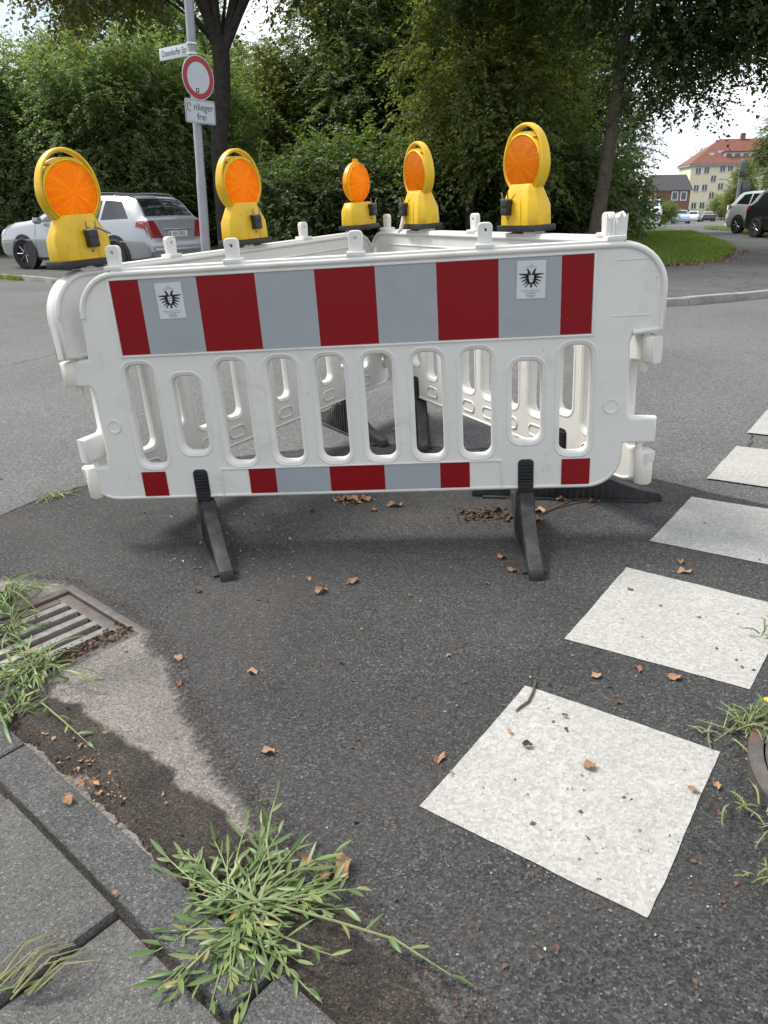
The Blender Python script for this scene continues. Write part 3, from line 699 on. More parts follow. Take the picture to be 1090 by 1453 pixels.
po.prism(pprof, 0, lambda p, k: (p[0], .0255 if k == 0 else .010, p[1]))
for i in range(9):
    for s in (-1, 1): po.box((-.0225, s*.0285-.004, .18+i*.0125), (.0225, s*.0285+.0015, .187+i*.0125))
post_me = po.mesh('foot_post', M['black'], bevel=.0012)
FZ = -.184
def eagle(parent, u, v, rot):
    W, Hh = .092, .118
    sm = link('sticker', MB().box((-W/2, -.0006, -Hh/2), (W/2, .0006, Hh/2)).mesh('sticker', M['sticker'], smooth=False), parent)
    sm.location = (u, -TH-.0034, v); sm.rotation_euler = (0, rot, 0)
    e = MB(); y = lambda k: -.0014 + k*.0006
    def poly(pts):
        for s in (1, -1):
            pp = [(s*p[0]*W, p[1]*Hh) for p in pts]
            e.prism(pp, 0, lambda p, k: (p[0], y(k), p[1]))
    poly([(.0, .12), (.035, .19), (.08, .255), (.13, .29), (.175, .265), (.135, .235), (.125, .18), (.13, .12)])
    poly([(.085, .14), (.17, .15), (.175, .02), (.13, -.08), (.02, -.13), (.0, -.085), (.055, -.05), (.085, .03)])
    for k in range(5):
        a = R_((4, -7, -17, -29, -43)[k]); x0, z0 = .13 - .015*k, .125 - .05*k; L_ = (.30, .27, .25, .23, .20)[k]; wd = .027
        d = (math.cos(a), math.sin(a)); nn = (-d[1], d[0])
        poly([(x0 - nn[0]*wd, z0 - nn[1]*wd), (x0 + d[0]*L_, z0 + d[1]*L_ - .006), (x0 + d[0]*L_*.96, z0 + d[1]*L_ + .016), (x0 + nn[0]*wd, z0 + nn[1]*wd + .012)])
    poly([(0, -.09), (.03, -.10), (.025, -.14), (.055, -.16), (.03, -.185), (0, -.23)])
    e.obj('eagle_emblem', M['ink'], sm, smooth=False)
    gmsh = MB()
    sh = [(-.085, .12), (.085, .12), (.085, .03), (.055, -.05), (0, -.085), (-.055, -.05), (-.085, .03)]
    for i in range(len(sh)):
        a, b = sh[i], sh[(i+1) % len(sh)]; gmsh.tube([(a[0]*W, -.001, a[1]*Hh), (b[0]*W, -.001, b[1]*Hh)], .0004, 4)
    for zz in (.06, .0): gmsh.box((-.05*W, -.0013, zz*Hh), (.05*W, -.0004, (zz+.015)*Hh))
    for x0, x1, zz in ((-.35, .35, -.285), (-.27, .27, -.335), (-.14, .14, -.375), (-.17, .17, -.415), (-.14, .13, -.45), (-.06, .06, .37), (-.03, .03, .41), (-.2, .2, .33)):
        xx = x0
        r = random.Random(int(zz*1000))
        while xx < x1:
            ln = r.uniform(.03, .09); gmsh.box((xx*W, -.0011, zz*Hh-.0011), (min(x1, xx+ln)*W, -.0004, zz*Hh+.0009)); xx += ln + .015
    gmsh.obj('printed_lines', M['inkgrey'], sm, smooth=False)['kind'] = 'stuff'
def make_barrier(label, mtx, feet, broken=(), stickers=(), pegu=(.222, .63, 1.04, 1.457, 1.868)):
    b = empty('safety_barrier', label, 'barrier', mtx, group='barriers closing the hole')
    link('panel', panel_me, b); link('rim', bead_me, b); link('top_rail', rail_me, b); link('back_ribs', back_me, b); 
    link('stripe_ledge', ledge_me, b)
    for k in (0, 1):
        link('hinge_knuckle', knuckle_me[k], b); link('hinge_pin', pins_me[k], b); link('embossed_line', emb_me[k], b)
        d_ = link('dimple', dim_me, b); d_.location = ((.115, 0, .29), (1.878, 0, .297))[k]
    for s in stripes: link('reflective_stripe', s, b)
    for k, u in enumerate(pegu):
        p = link('peg', broken_me if k in broken else peg_me, b); p.location = (u, 0, .834 if k in broken else .832)
        p.rotation_euler = (0, random.uniform(-.04, .04), random.uniform(-.05, .05))
        link('peg_collar', collar_me, p)
    for u, a in zip((.4065, 1.593), feet):
        if a is not None: f = link('foot', foot_me, b); f.location = (u, 0, FZ); f.rotation_euler = (0, 0, R_(a))
        p = link('foot_post', post_me, b); p.location = (u, 0, FZ)
    for s in stickers: eagle(b, *s)
    return b
B1 = make_barrier('white barrier with two eagle stickers on its grey stripes', M_front, (24, 1), (4,), ((.402, .722, R_(-1)), (1.604, .727, R_(1))))
B2 = make_barrier('white barrier whose top carries three amber warning lamps', M_left, (-24, None))
B3 = make_barrier('white barrier whose top carries two amber warning lamps', M_right, (-40, 62), (3,))

# ================================================================== WARNING LAMPS
def sect(w_, d, z, ch): return [(-w_+ch, -d, z), (w_-ch, -d, z), (w_, -d+ch, z), (w_, d-ch, z), (w_-ch, d, z), (-w_+ch, d, z), (-w_, d-ch, z), (-w_, -d+ch, z)]
LC = .238    # lens centre height
hs = MB().loft([sect(.106, .060, .022, .030), sect(.104, .057, .092, .030), sect(.076, .041, .146, .020), sect(.066, .032, .168, .016)])
hs_me = hs.mesh('housing', M['yellow'], bevel=.004)
rib = MB()
for s in (-1, 1):
    rib.tube([(s*.036, -.0605, .024), (s*.036, -.058, .092), (s*.026, -.050, .118), (s*.010, -.045, .134)], .0022, 6)
rib_me = rib.mesh('housing_rib', M['yellow'])
Lm = Matrix.Translation((0, 0, LC))
rg = MB().lathe([(.095, -.022), (.0985, -.025), (.1025, -.022), (.104, 0), (.1025, .022), (.0985, .025), (.095, .022), (.095, -.022)], 48, 'Y', Lm)
ring_me = rg.mesh('lens_ring', M['yellow'], ang=50)
def handle():
    h = MB(); path = []
    rings = []
    K = 40
    for i in range(K+1):
        a = R_(-52 + 284*i/K); s = max(0, math.sin(a))
        r = .1065 + .026*s**2.2
        th = .0042 + .0022*s; dp = .023 - .007*s
        c0 = Vector((math.cos(a), 0, math.sin(a))); p = Vector((0, 0, LC)) + c0*r
        rings.append([tuple(p + c0*th*ca + Vector((0, dp*sa, 0))) for ca, sa in ((-1, -.8), (-.3, -1), (.6, -.92), (1, -.5), (1, .5), (.6, .92), (-.3, 1), (-1, .8))])
    h.loft(rings); return h
handle_me = handle().mesh('carry_handle', M['yellow'], ang=45)
cowl = MB()
rings = []
for i in range(13):
    a = R_(55 + 70*i/12); c0 = Vector((math.cos(a), 0, math.sin(a))); p = Vector((0, 0, LC)) + c0*.106
    rings.append([tuple(p + c0*x + Vector((0, y, 0))) for x, y in ((-.003, -.022), (.002, -.022), (.004, .022), (-.003, .022))])
cowl_me = cowl.loft(rings).mesh('lens_cowl', M['yellow'])
def lens_me(r, dep):
    l_ = MB()
    for s in (-1, 1):
        l_.lathe([(r*math.cos(a), s*(.019 + dep*math.sin(a))) for a in [math.pi/2*i/10 for i in range(11)]], 48, 'Y')
    return l_.mesh('lens', M['lens'], ang=60)
lens_big = lens_me(.0955, .017)
bs = MB().box((-.108, -.056, 0.0), (.108, .056, .0225)).box((-.05, -.03, -.006), (-.005, .03, 0)).box((.02, -.03, -.006), (.06, .03, 0))
base_me = bs.mesh('base_plate', M['black'], bevel=.003)
lk = MB().box((-.0195, -.080, .060), (.0195, -.052, .114)).box((-.0175, -.0825, .064), (.0175, -.079, .086)).box((-.0175, -.0825, .089), (.0175, -.079, .110))
lock_me = lk.mesh('lock', M['black'], bevel=.002)
def prongs(spread, bend):
    p_ = MB()
    for s in (-1, 1):
        p_.tube([(s*.013, -.070, .108), (s*.016, -.074, .125), (s*(.016+spread), -.076, .143)], .0027, 7)
    if bend: p_.tube([(.013, -.074, .125), (.028, -.080, .118), (.05, -.084, .106), (.066, -.082, .099)], [.003, .004, .0045, .003], 7)
    p_.box((-.024, -.078, .1145), (.024, -.058, .1185))
    return p_.mesh('lock_prong', M['steel'], bevel=0)
pr_a, pr_b, pr_c = prongs(.002, True), prongs(.001, False), prongs(.012, False)
dot = MB().lathe([(0, -.0615), (.003, -.0615), (.003, -.055)], 10, 'Y', Matrix.Translation((0, 0, .048))); dot_me = dot.mesh('screw_hole', M['black'])
# handle-less lamp
bz = MB().lathe([(.089, -.012), (.0965, -.010), (.0965, .010), (.089, .012)], 48, 'Y', Matrix.Translation((0, 0, .222))); bz.box((-.011, -.009, .314), (.011, .009, .333))
bz.loft([sect(.030, .014, .110, .004), sect(.036, .016, .142, .005)])
for s in (-1, 1): bz.box((-.0925, s*.030-.002, .2205), (.0925, s*.030+.002, .2235))
bezel_me = bz.mesh('lens_bezel', M['yorange'], ang=50)
hs2 = MB().loft([sect(.102, .058, .0225, .028), sect(.100, .056, .092, .028), sect(.080, .044, .130, .024)]); hs2_me = hs2.mesh('housing', M['yellow'], bevel=.004)
lens_small = lens_me(.089, .022)
stub = MB().tube([(0, -.07, .06), (.002, -.078, .03), (-.004, -.084, .002), (-.02, -.09, -.01)], [.008, .009, .010, .007], 8).mesh('lock_pin', M['ivory'])
def make_lamp(label, pm, u, rz=0, handle_=True, pr=pr_a, dx=0, pin=False, tilt=0):
    mt_ = pm @ Matrix.Translation((u, 0, .843)) @ Matrix.Rotation(math.pi + R_(rz), 4, 'Z') @ Matrix.Rotation(R_(tilt), 4, 'Y')
    l_ = empty('warning_lamp', label, 'warning lamp', mt_, group='amber warning lamps on the barriers')
    link('base_plate', base_me, l_)
    h_ = link('housing', hs_me if handle_ else hs2_me, l_)
    if handle_:
        link('housing_rib', rib_me, h_); link('lens_ring', ring_me, l_); link('carry_handle', handle_me, l_); link('lens_cowl', cowl_me, l_)
        q = link('lens', lens_big, l_); q.location = (0, 0, LC)
    else:
        link('lens_bezel', bezel_me, l_); q = link('lens', lens_small, l_); q.location = (0, 0, .222)
    k = link('lock', lock_me, l_); k.location = (dx, 0, 0 if handle_ else .002); link('lock_prong', pr, k)
    if pin: link('lock_pin', stub, k)
    d_ = link('screw_hole', dot_me, l_); d_.location = (dx, 0, 0)
    return l_
make_lamp('yellow amber lamp with a bent key in its lock, in front of the estate car', M_left, 1.866, -5, True, pr_a, .012)
make_lamp('yellow amber lamp on barrier rail right of the grey sign pole', M_left, 1.027, -5, True, pr_b, .012)
make_lamp('amber lamp without a carrying handle, its round lens bare', M_left, .164, 0, False, pr_c, .035)
make_lamp('yellow amber lamp with a pale pin hanging from its lock, beside bare-lens lamp', M_right, 1.516, 1, True, pr_b, -.04, True)
make_lamp('yellow amber lamp in front of the bare tree trunk, two upright lock prongs', M_right, .684, 5, True, pr_b, -.035)

# ================================================================== DRAIN, MANHOLE
zg = tz(*st((GT0+GT1)/2, (GN0+GN1)/2))
dm = Matrix(((T_.x, N_.x, 0, 0), (T_.y, N_.y, 0, 0), (0, 0, 1, 0), (0, 0, 0, 1)))
slope = Matrix.Identity(4); slope[2][0] = SX*T_.x + SY*T_.y; slope[2][1] = SX*N_.x + SY*N_.y
c0 = st((GT0+GT1)/2, (GN0+GN1)/2)
drain = empty('drain_grate', 'rusty iron drain grate with five bars beside the kerb', 'drain grate', Matrix.Translation((c0.x, c0.y, zg)) @ dm @ slope)
hw, hn = (GT1-GT0)/2, (GN1-GN0)/2
fr = MB()
for a, b in (((-hw, -hn), (hw, -hn+.03)), ((-hw, hn-.03), (hw, hn)), ((-hw, -hn+.03), (-hw+.035, hn-.03)), ((hw-.035, -hn+.03), (hw, hn-.03))):
    fr.box((a[0], a[1], -.03), (b[0], b[1], .014))
fr.obj('frame', M['iron'], drain, bevel=.004)
inf = MB()
for a, b in (((-hw+.038, hn-.075), (hw-.038, hn-.033)), ((-hw+.038, -hn+.033), (hw-.038, -hn+.06))): inf.box((a[0], a[1], -.03), (b[0], b[1], .004))
inf.box((hw-.085, -hn+.061, -.03), (hw-.038, hn-.076, .0035)).box((-hw+.038, -hn+.061, -.03), (-hw+.07, hn-.076, .0035))
inf.obj('grate_rim', M['iron'], drain, bevel=.003)
span = (hw-.088) - (-hw+.073)
M['bariron'] = plain('worn_iron', (.25, .235, .22), .5, .4, var=.3, vscale=18, bscale=160, bstr=.4, dirt=(.12, .085, .065), dscale=14, dpos=(.5, .75))
bar_me = MB().box((-.0155, -hn+.0615, -.035), (.0155, hn-.0765, .011)).mesh('bar', M['bariron'], bevel=.004)
for k in range(5):
    b_ = link('bar', bar_me, drain); b_.location = (-hw+.073 + span*(k+.5)/5, 0, 0)
pit = MB()
for a, b in (((-hw+.02, -hn+.02), (-hw+.03, hn-.02)), ((hw-.03, -hn+.02), (hw-.02, hn-.02)), ((-hw+.03, -hn+.02), (hw-.03, -hn+.03)), ((-hw+.03, hn-.03), (hw-.03, hn-.02))): pit.box((a[0], a[1], -.5), (b[0], b[1], -.031))
pit.box((-hw+.02, -hn+.02, -.51), (hw-.02, hn-.02, -.501)); pit.obj('pit_wall', M['pit'], drain, smooth=False)
mc = Vector((1.085, 1.255)); mz = tz(*mc)
slope2 = Matrix.Identity(4); slope2[2][0] = SX; slope2[2][1] = SY
man = empty('manhole_cover', 'round cast iron manhole cover set in the asphalt beside weeds', 'manhole cover', Matrix.Translation((mc.x, mc.y, mz+.012)) @ slope2)
MB().lathe([(.315, -.02), (.315, .008), (.285, .010), (.283, .0), (.283, -.02)], 64).obj('frame', M['iron'], man)
MB().lathe([(.280, -.02), (.280, .006), (.262, .008), (.260, .003), (0, .003)], 64).obj('cover', M['iron'], man)
tr_ = MB()
for i in range(-6, 7):
    for j in range(-6, 7):
        x, y = i*.04, j*.04
        if math.hypot(x, y) < .235:
            a = .006 if (i+j) % 2 else .014; b2 = .014 if (i+j) % 2 else .006
            tr_.box((x-a, y-b2, .002), (x+a, y+b2, .0075))
tr_.obj('tread', M['iron'], man, smooth=False)

# ================================================================== SIGN POLE
py_ = 13.3; bx_ = -2.885
pz = tz(bx_, py_) + KH
sp_m = Matrix.Translation((bx_, py_, pz)) @ Matrix.Rotation(R_(1.27), 4, 'Y')
signp = empty('sign_pole', 'grey metal pole with street name plate and round red-ringed traffic sign', 'sign pole', sp_m)
MB().lathe([(.075, 0), (.075, 1.6), (.068, 1.62), (.066, 5.6), (0, 5.62)], 20).obj('pole', M['galv'], signp)
def facing(nx_, ny_, z, off):
    n_ = Vector((nx_, ny_, 0)).normalized(); x = Vector((-n_.y, n_.x, 0))   # local -Y = n_
    return Matrix(((x.x, -n_.x, 0, n_.x*off), (x.y, -n_.y, 0, n_.y*off), (0, 0, 1, z), (0, 0, 0, 1)))
def part(me, name, parent, mtx):
    o = link(name, me, parent); o.matrix_local = mtx; return o
sn = (.78, -.626)
dz = -pz
f1 = facing(*sn, 3.085 + dz, .10)
rs = part(MB().lathe([(0, .004), (.3, .004), (.3, -.002), (0, -.002)], 48, 'Y').mesh('round_sign', M['signwhite'], ang=20), 'round_sign', signp, f1)
part(MB().lathe([(.212, -.0035), (.288, -.0035), (.288, -.0015), (.212, -.0015), (.212, -.0035)], 48, 'Y').mesh('red_ring', M['signred'], smooth=False), 'red_ring', rs, Matrix.Identity(4))
part(MB().box((-.03, -.004, -.03), (.03, -.002, .03)).mesh('sticker', M['ink'], smooth=False), 'sticker', rs, Matrix.Translation((-.03, 0, -.17)))
part(MB().box((-.018, -.0055, -.014), (.014, -.0042, .018)).mesh('sticker', M['signwhite'], smooth=False), 'sticker', rs, Matrix.Translation((-.03, 0, -.17)))
f2 = facing(*sn, 2.628 + dz, .10)
ps = part(curve_mesh('plate_sign', [rrect(-.29, .29, -.165, .165, .035)], .002, .0004, M['signwhite']), 'plate_sign', signp, f2)
bo = MB()
rr = rrect(-.275, .275, -.15, .15, .028, 5)
for i in range(len(rr)):
    a, b = rr[i], rr[(i+1) % len(rr)]
    bo.tube([(a[0], -.003, a[1]), (b[0], -.003, b[1])], .006, 5, flat=.25)
part(bo.mesh('border', M['ink']), 'border', ps, Matrix.Identity(4))
part(text_mesh('lettering', 'nlieger', .138, M['ink']), 'lettering', ps, Matrix.Translation((.062, -.0032, .058)))
part(text_mesh('lettering', 'frei', .138, M['ink']), 'lettering', ps, Matrix.Translation((.02, -.0032, -.075)))
gf = MB(); gf.tube([(-.215 + .032*math.cos(a*math.pi/5)*(1+.15*math.sin(a*2)), -.003, .06 + .055*math.sin(a*math.pi/5)) for a in range(9)], .009, 5, flat=.2)
gf.tube([(-.235, -.003, -.005), (-.205, -.003, .006), (-.19, -.003, -.012)], .008, 5, flat=.2)
part(gf.mesh('scribble', M['ink']), 'scribble', ps, Matrix.Identity(4))
nd = Vector((-.743, .669, 0))
f3 = facing(-.669, -.743, 3.48 + dz, 0)
nl = .80
ns = part(MB().box((-nl-.06, -.004, -.085), (-.06, .004, .085)).mesh('street_name_plate', M['signwhite'], bevel=.001), 'street_name_plate', signp, f3)
part(text_mesh('lettering', 'Ossendorfer Str.', .125, M['ink'], sx=.80), 'lettering', ns, Matrix.Translation((-nl/2-.06, -.0052, 0)))
for z_ in (-.065, .065):
    part(MB().lathe([(.066, -.011), (.0775, -.011), (.0775, .011), (.066, .011)], 20).mesh('clamp', M['frame']), 'clamp', signp, Matrix.Translation((0, 0, 3.48+dz+z_)))
for z_ in (3.085, 2.628):
    part(MB().lathe([(.066, -.02), (.074, -.02), (.074, .02), (.066, .02)], 20).box((-.02, -.0955, -.02), (.02, -.06, .02)).mesh('clamp', M['galv']), 'clamp', signp, facing(*sn, z_+dz, 0))

# ================================================================== CARS
# stations: x, z bottom, z side, z belt, z top, half widths side/belt/top
WAGON = [(-2.27, .36, .44, .52, .56, .74, .73, .70), (-2.25, .28, .46, .56, .62, .80, .78, .74), (-2.205, .25, .50, .80, .84, .825, .79, .74), (-2.17, .23, .55, .92, .97, .845, .80, .73), (-2.05, .22, .56, .95, 1.04, .86, .81, .70), (-1.93, .20, .56, .955, 1.20, .865, .815, .66), (-1.80, .19, .57, .955, 1.345, .865, .815, .63), (-1.66, .18, .57, .952, 1.405, .865, .815, .62),
         (-1.2, .18, .58, .945, 1.435, .866, .816, .62), (-.4, .18, .58, .93, 1.445, .866, .816, .62), (.15, .18, .58, .925, 1.43, .866, .815, .615), (.45, .18, .58, .92, 1.36, .866, .812, .60), (.80, .18, .58, .915, 1.14, .866, .81, .64), (1.05, .18, .58, .905, 1.0, .866, .80, .70), (1.25, .18, .58, .885, .965, .866, .80, .73), (1.75, .2, .57, .835, .925, .86, .79, .70), (2.08, .22, .55, .77, .865, .835, .77, .66), (2.22, .25, .5, .70, .79, .77, .72, .60), (2.285, .28, .48, .60, .68, .70, .66, .56), (2.31, .36, .46, .52, .56, .62, .6, .5)]
def scale_prof(P, sx, sz, sy): return [(p[0]*sx, p[1]*1.0, p[2]*sz, p[3]*sz, p[4]*sz, p[5]*sy, p[6]*sy, p[7]*sy) for p in P]
SEDAN = [p if p[0] > -1.0 or p[0] < -2.1 else (p[0], p[1], p[2], p[3], {-2.05: 1.0, -1.93: 1.02, -1.80: 1.04, -1.66: 1.07, -1.2: 1.27}[p[0]], p[5], p[6], {-2.05: .72, -1.93: .72, -1.80: .71, -1.66: .68, -1.2: .62}[p[0]]) for p in WAGON]
class Car:
    def __init__(s, prof): s.P = np.array(prof)
    def row(s, x):
        v = [float(np.interp(x, s.P[:, 0], s.P[:, k])) for k in range(1, 8)]
        zb, zm, zs, zt, wm, ws, wt = v; k = max(.04, min(1, (zt - zs)/.45))
        return [(0, zb), (.86*wm, zb), (wm-.03, zb+.07), (wm, zm-.06), (wm, zm+.05), (ws+.012, zs-.03), (ws, zs), (wt+.012*k, zt-.075*k), (wt-.05*k, zt-.02*k), (wt*.6, zt-.002), (0, zt+.006)]
    def pt(s, x, t):
        r = s.row(x); i = min(int(t), len(r)-2); f = t - i
        return Vector((x, r[i][0]*(1-f) + r[i+1][0]*f, r[i][1]*(1-f) + r[i+1][1]*f))
    def patch(s, quad_, sgn, off, nu=8, nv=4):     # quad_ of (x, t) corners
        V, Fc = [], []
        for i in range(nu+1):
            for j in range(nv+1):
                a, b = i/nu, j/nv
                x = (1-b)*((1-a)*quad_[0][0] + a*quad_[1][0]) + b*((1-a)*quad_[3][0] + a*quad_[2][0])
                t = (1-b)*((1-a)*quad_[0][1] + a*quad_[1][1]) + b*((1-a)*quad_[3][1] + a*quad_[2][1])
                p = s.pt(x, t); du = s.pt(x+.02, t) - s.pt(x-.02, t); dv = s.pt(x, min(9.99, t+.04)) - s.pt(x, t-.04)
                nn = du.cross(dv).normalized()
                if nn.dot(p - Vector((x*.7, 0, .6))) < 0: nn = -nn
                p = p + nn*off; V.append((p.x, sgn*p.y, p.z))
        for i in range(nu):
            for j in range(nv):
                k = i*(nv+1) + j; Fc.append((k, k+1, k+nv+2, k+nv+1))
        return MB().add(V, Fc)
def build_car(name, label, cat, prof, loc, heading, paint, group=None, detail=2, wheel_r=.315, plate_text=None, axles=(-1.36, 1.36), steer=0, wagon=True):
    car = empty(name, label, cat, loc=loc, rz=heading, group=group); K = Car(prof); P = K.P
    xs_ = sorted(set(list(P[:, 0]) + list(np.linspace(P[0, 0], P[-1, 0], 30 if detail > 1 else 14))))
    rings = []
    for x in xs_:
        r = K.row(x); rings.append([(x, y, z) for y, z in r] + [(x, -y, z) for y, z in r[-2:0:-1]])
    body = MB().loft(rings).obj('body', M[paint], car, ang=28)
    W = lambda q, mat, nm, par=car, off=.004, both=True, **k: [K.patch(q, s, off, **k).obj(nm, M[mat], par, smooth=True, ang=60) for s in ((1, -1) if both else (1,))]
    sx = (P[-1, 0]-P[0, 0])/4.54
    if wagon:
        W([(-1.72*sx, 6.12), (-.98*sx, 6.08), (-1.02*sx, 6.92), (-1.46*sx, 6.90)], 'glass', 'side_window')
        W([(-.90*sx, 6.08), (-.10*sx, 6.06), (-.12*sx, 6.94), (-.94*sx, 6.92)], 'glass', 'side_window')
        rw = [(-2.03*sx, 8.15), (-1.70*sx, 8.15), (-1.70*sx, 9.99), (-2.03*sx, 9.99)]
    else:
        W([(-1.30*sx, 6.10), (-.10*sx, 6.06), (-.12*sx, 6.94), (-.80*sx, 6.92)], 'glass', 'side_window')
        rw = [(-1.66*sx, 8.3), (-.95*sx, 8.2), (-.95*sx, 9.99), (-1.66*sx, 9.99)]
    W([(-.03*sx, 6.06), (.92*sx, 6.10), (.44*sx, 6.90), (-.05*sx, 6.94)], 'glass', 'side_window')
    W(rw, 'glass', 'rear_window')
    W([(.30*sx, 8.15), (.98*sx, 8.2), (.98*sx, 9.99), (.30*sx, 9.99)], 'glass', 'windscreen')
    if detail > 1 or detail == 1:
        for s_g in (1, -1):
            ql = K.patch([(-2.20*sx, 4.7), (-1.93*sx, 4.75), (-2.02*sx, 6.2), (-2.15*sx, 6.3)], s_g, .010); q2 = K.patch([(-2.225*sx, 6.6), (-2.155*sx, 6.6), (-2.155*sx, 8.5), (-2.225*sx, 9.0)], s_g, .010)
            ql.add(q2.v, q2.f); q3 = K.patch([(-2.20*sx, 6.1), (-2.15*sx, 6.1), (-2.15*sx, 6.7), (-2.215*sx, 6.7)], s_g, .010); ql.add(q3.v, q3.f); ql.obj('tail_light', M['tail'], car, ang=60)
        W([(2.0*sx, 4.6), (2.22*sx, 4.6), (2.2*sx, 6.1), (1.95*sx, 6.1)], 'lampglass', 'headlight', off=.006)
    if detail > 1:
        W([(-2.18*sx, 5.0), (-2.0*sx, 5.05), (-2.0*sx, 5.25), (-2.17*sx, 5.2)], 'lampglass', 'reversing_light', off=.012, nu=3, nv=1)
        W([(-2.17*sx, 5.6), (-2.02*sx, 5.62), (-2.03*sx, 5.74), (-2.16*sx, 5.72)], 'lampglass', 'reversing_light', off=.012, nu=3, nv=1)
        for z_ in (.50, ):
            W([(-2.1*sx, 3.55), (2.05*sx, 3.55), (2.05*sx, 3.75), (-2.1*sx, 3.75)], 'silver' if paint == 'silver' else 'darkpaint', 'side_strip', off=.014, nu=20, nv=1)
        for x in (-.92, -.06, .95):   # door gaps
            W([(x*sx, 2.4), ((x+.008)*sx, 2.4), ((x+.008)*sx, 6.0), (x*sx, 6.0)], 'black', 'door_gap', off=.002, nu=1, nv=8)
        for x in (-.82, .10):
            W([(x*sx, 5.25), ((x+.16)*sx, 5.25), ((x+.16)*sx, 5.45), (x*sx, 5.45)], paint, 'door_handle', off=.03, nu=3, nv=1)
        if wagon:
            for s in (-1, 1):
                pts = [(x*sx, s*(K.row(x*sx)[8][0]-.01), K.row(x*sx)[8][1] + (.05 if -1.6 < x < .05 else .0)) for x in (-1.7, -1.55, -1.2, -.8, -.4, 0, .15)]
                MB().tube(pts, .016, 8).obj('roof_rail', M['darkpaint'], car)
        zt_ = .74
        bp = MB().box((-2.285, -.70, .38), (-2.24, .70, .46)); bp.obj('bumper_strip', M[paint], car, bevel=.02)
        pl = MB().box((-2.247, -.26, .655), (-2.205, .26, .765)).obj('licence_plate', M['plate'], car, bevel=.003)
        MB().box((-2.2505, .225, .662), (-2.2465, .255, .758)).obj('plate_band', M['eublue'], pl, smooth=False)
        if plate_text:
            tm = text_mesh('plate_lettering', plate_text, .105, M['ink'], sx=.9); t_ = link('plate_lettering', tm, pl)
            t_.matrix_local = Matrix.Translation((-2.2485, -.01, .71)) @ Matrix.Rotation(R_(-90), 4, 'Z')
        MB().box((-2.243, -.36, .785), (-2.19, .36, .815)).obj('tailgate_trim', M[paint], car, bevel=.008)
        em = MB().lathe([(.034, -.002), (.034, .004), (.028, .004), (.028, -.002), (.034, -.002)], 20, 'Y')
        for a in (90, 210, 330): em.tube([(0, 0, 0), (.03*math.cos(R_(a)), 0, .03*math.sin(R_(a)))], .003, 5)
        e_ = em.obj('emblem', M['rim'], car); e_.matrix_local = Matrix.Translation((-2.212, 0, .875)) @ Matrix.Rotation(R_(-90), 4, 'Z')
        for s in (-1, 1):
            mr = MB().loft([sect(.05, .01, 0, .003), sect(.09, .045, .03, .02), sect(.10, .05, .07, .02), sect(.085, .04, .13, .02)]).obj('wing_mirror', M[paint], car, ang=50)
            mr.location = (.72*sx, s*.93, .90); mr.rotation_euler = (0, 0, R_(90))
    # wheels
    wm = float(np.max(P[:, 5])); r = wheel_r
    ty = MB().lathe([(r*.62, -.09), (r*.9, -.105), (r, -.085), (r, .085), (r*.9, .105), (r*.62, .09)], 28, 'Y')
    arch = MB().lathe([(0, -.012), (r*1.17, -.012), (r*1.17, .010), (0, .010)], 28, 'Y')
    rim = MB().lathe([(r*.62, .07), (r*.64, .092), (r*.58, .085), (r*.55, .05), (.05, .055), (0, .06)], 28, 'Y')
    spokes = MB()
    for k in range(7):
        a = 2*math.pi*k/7; spokes.tube([(.04*math.cos(a), .072, .04*math.sin(a)), (r*.60*math.cos(a), .082, r*.60*math.sin(a))], .022, 6, flat=.5)
    tme, ame, rme = ty.mesh('tyre', M['tyre']), arch.mesh('wheel_arch', M['black']), rim.mesh('rim', M['tyre'])
    sme = spokes.mesh('spoke', M['rim'])
    for ax in axles:
        for s in (-1, 1):
            a_ = link('wheel_arch', ame, car); a_.location = (ax, s*(wm - .004), r + .02)
            wl = link('wheel', tme, car); wl.location = (ax, s*(wm - .07), r); wl.rotation_euler = (0, 0, (0 if s > 0 else math.pi) + (steer if ax > 0 else 0))
            link('rim', rme, wl); link('spoke', sme, wl)
    return car
# silver estate car half on the far pavement, seen from behind
hd = Vector((-.87, .49)); ha = math.atan2(hd.y, hd.x)
def carloc(px_, y, hd_, along, across=0):
    p = S(px_, 320, y); q = Vector((p.x, p.y)) + Vector(hd_)*along; return (q.x, q.y, tz(q.x, q.y))
cl = Vector((-5.99, 17.4)); 
build_car('estate_car', 'silver estate car with red tail lights parked on the far pavement', 'car', WAGON, (cl.x, cl.y, tz(*cl)+KH), ha, 'silver', detail=2, plate_text='NH 2935', steer=R_(12))
grp = 'cars parked down the far street'
# right-hand pair
q = S(1106, 330, 31.5); SUV = scale_prof(WAGON, .96, 1.09, 1.03)
build_car('parked_car', 'pale silver hatchback parked behind the black car on the grass verge', 'car', SUV, (q.x, q.y, tz(q.x, q.y)+KH), R_(285), 'pearl', detail=1)
q = S(1142, 330, 27.0)
build_car('parked_car', 'black car standing in front of the pale silver hatchback', 'car', SUV, (q.x, q.y, tz(q.x, q.y)+KH), R_(280), 'blackpaint', detail=1)
def farcar(label, px_, py_b, paint, ang, prof=WAGON, sc=1, nm='parked_car', wagon=True):
    g = G(px_, py_b); build_car(nm, label, 'car', prof, (g.x, g.y, g.z + .03), R_(ang), paint, grp, detail=1, wagon=wagon)
VAN = scale_prof(WAGON, 1.1, 1.42, 1.1)
farcar('pale blue car facing down the far street beside the hedge', 965, 317.5, 'bluepaint', 255, SEDAN, wagon=False)
farcar('white car nose-in between pale blue car and dark saloon', 983, 315, 'whitepaint', 245)
farcar('dark saloon with its boot towards us on the far street', 1003, 314.6, 'darkpaint', 75, SEDAN, wagon=False)
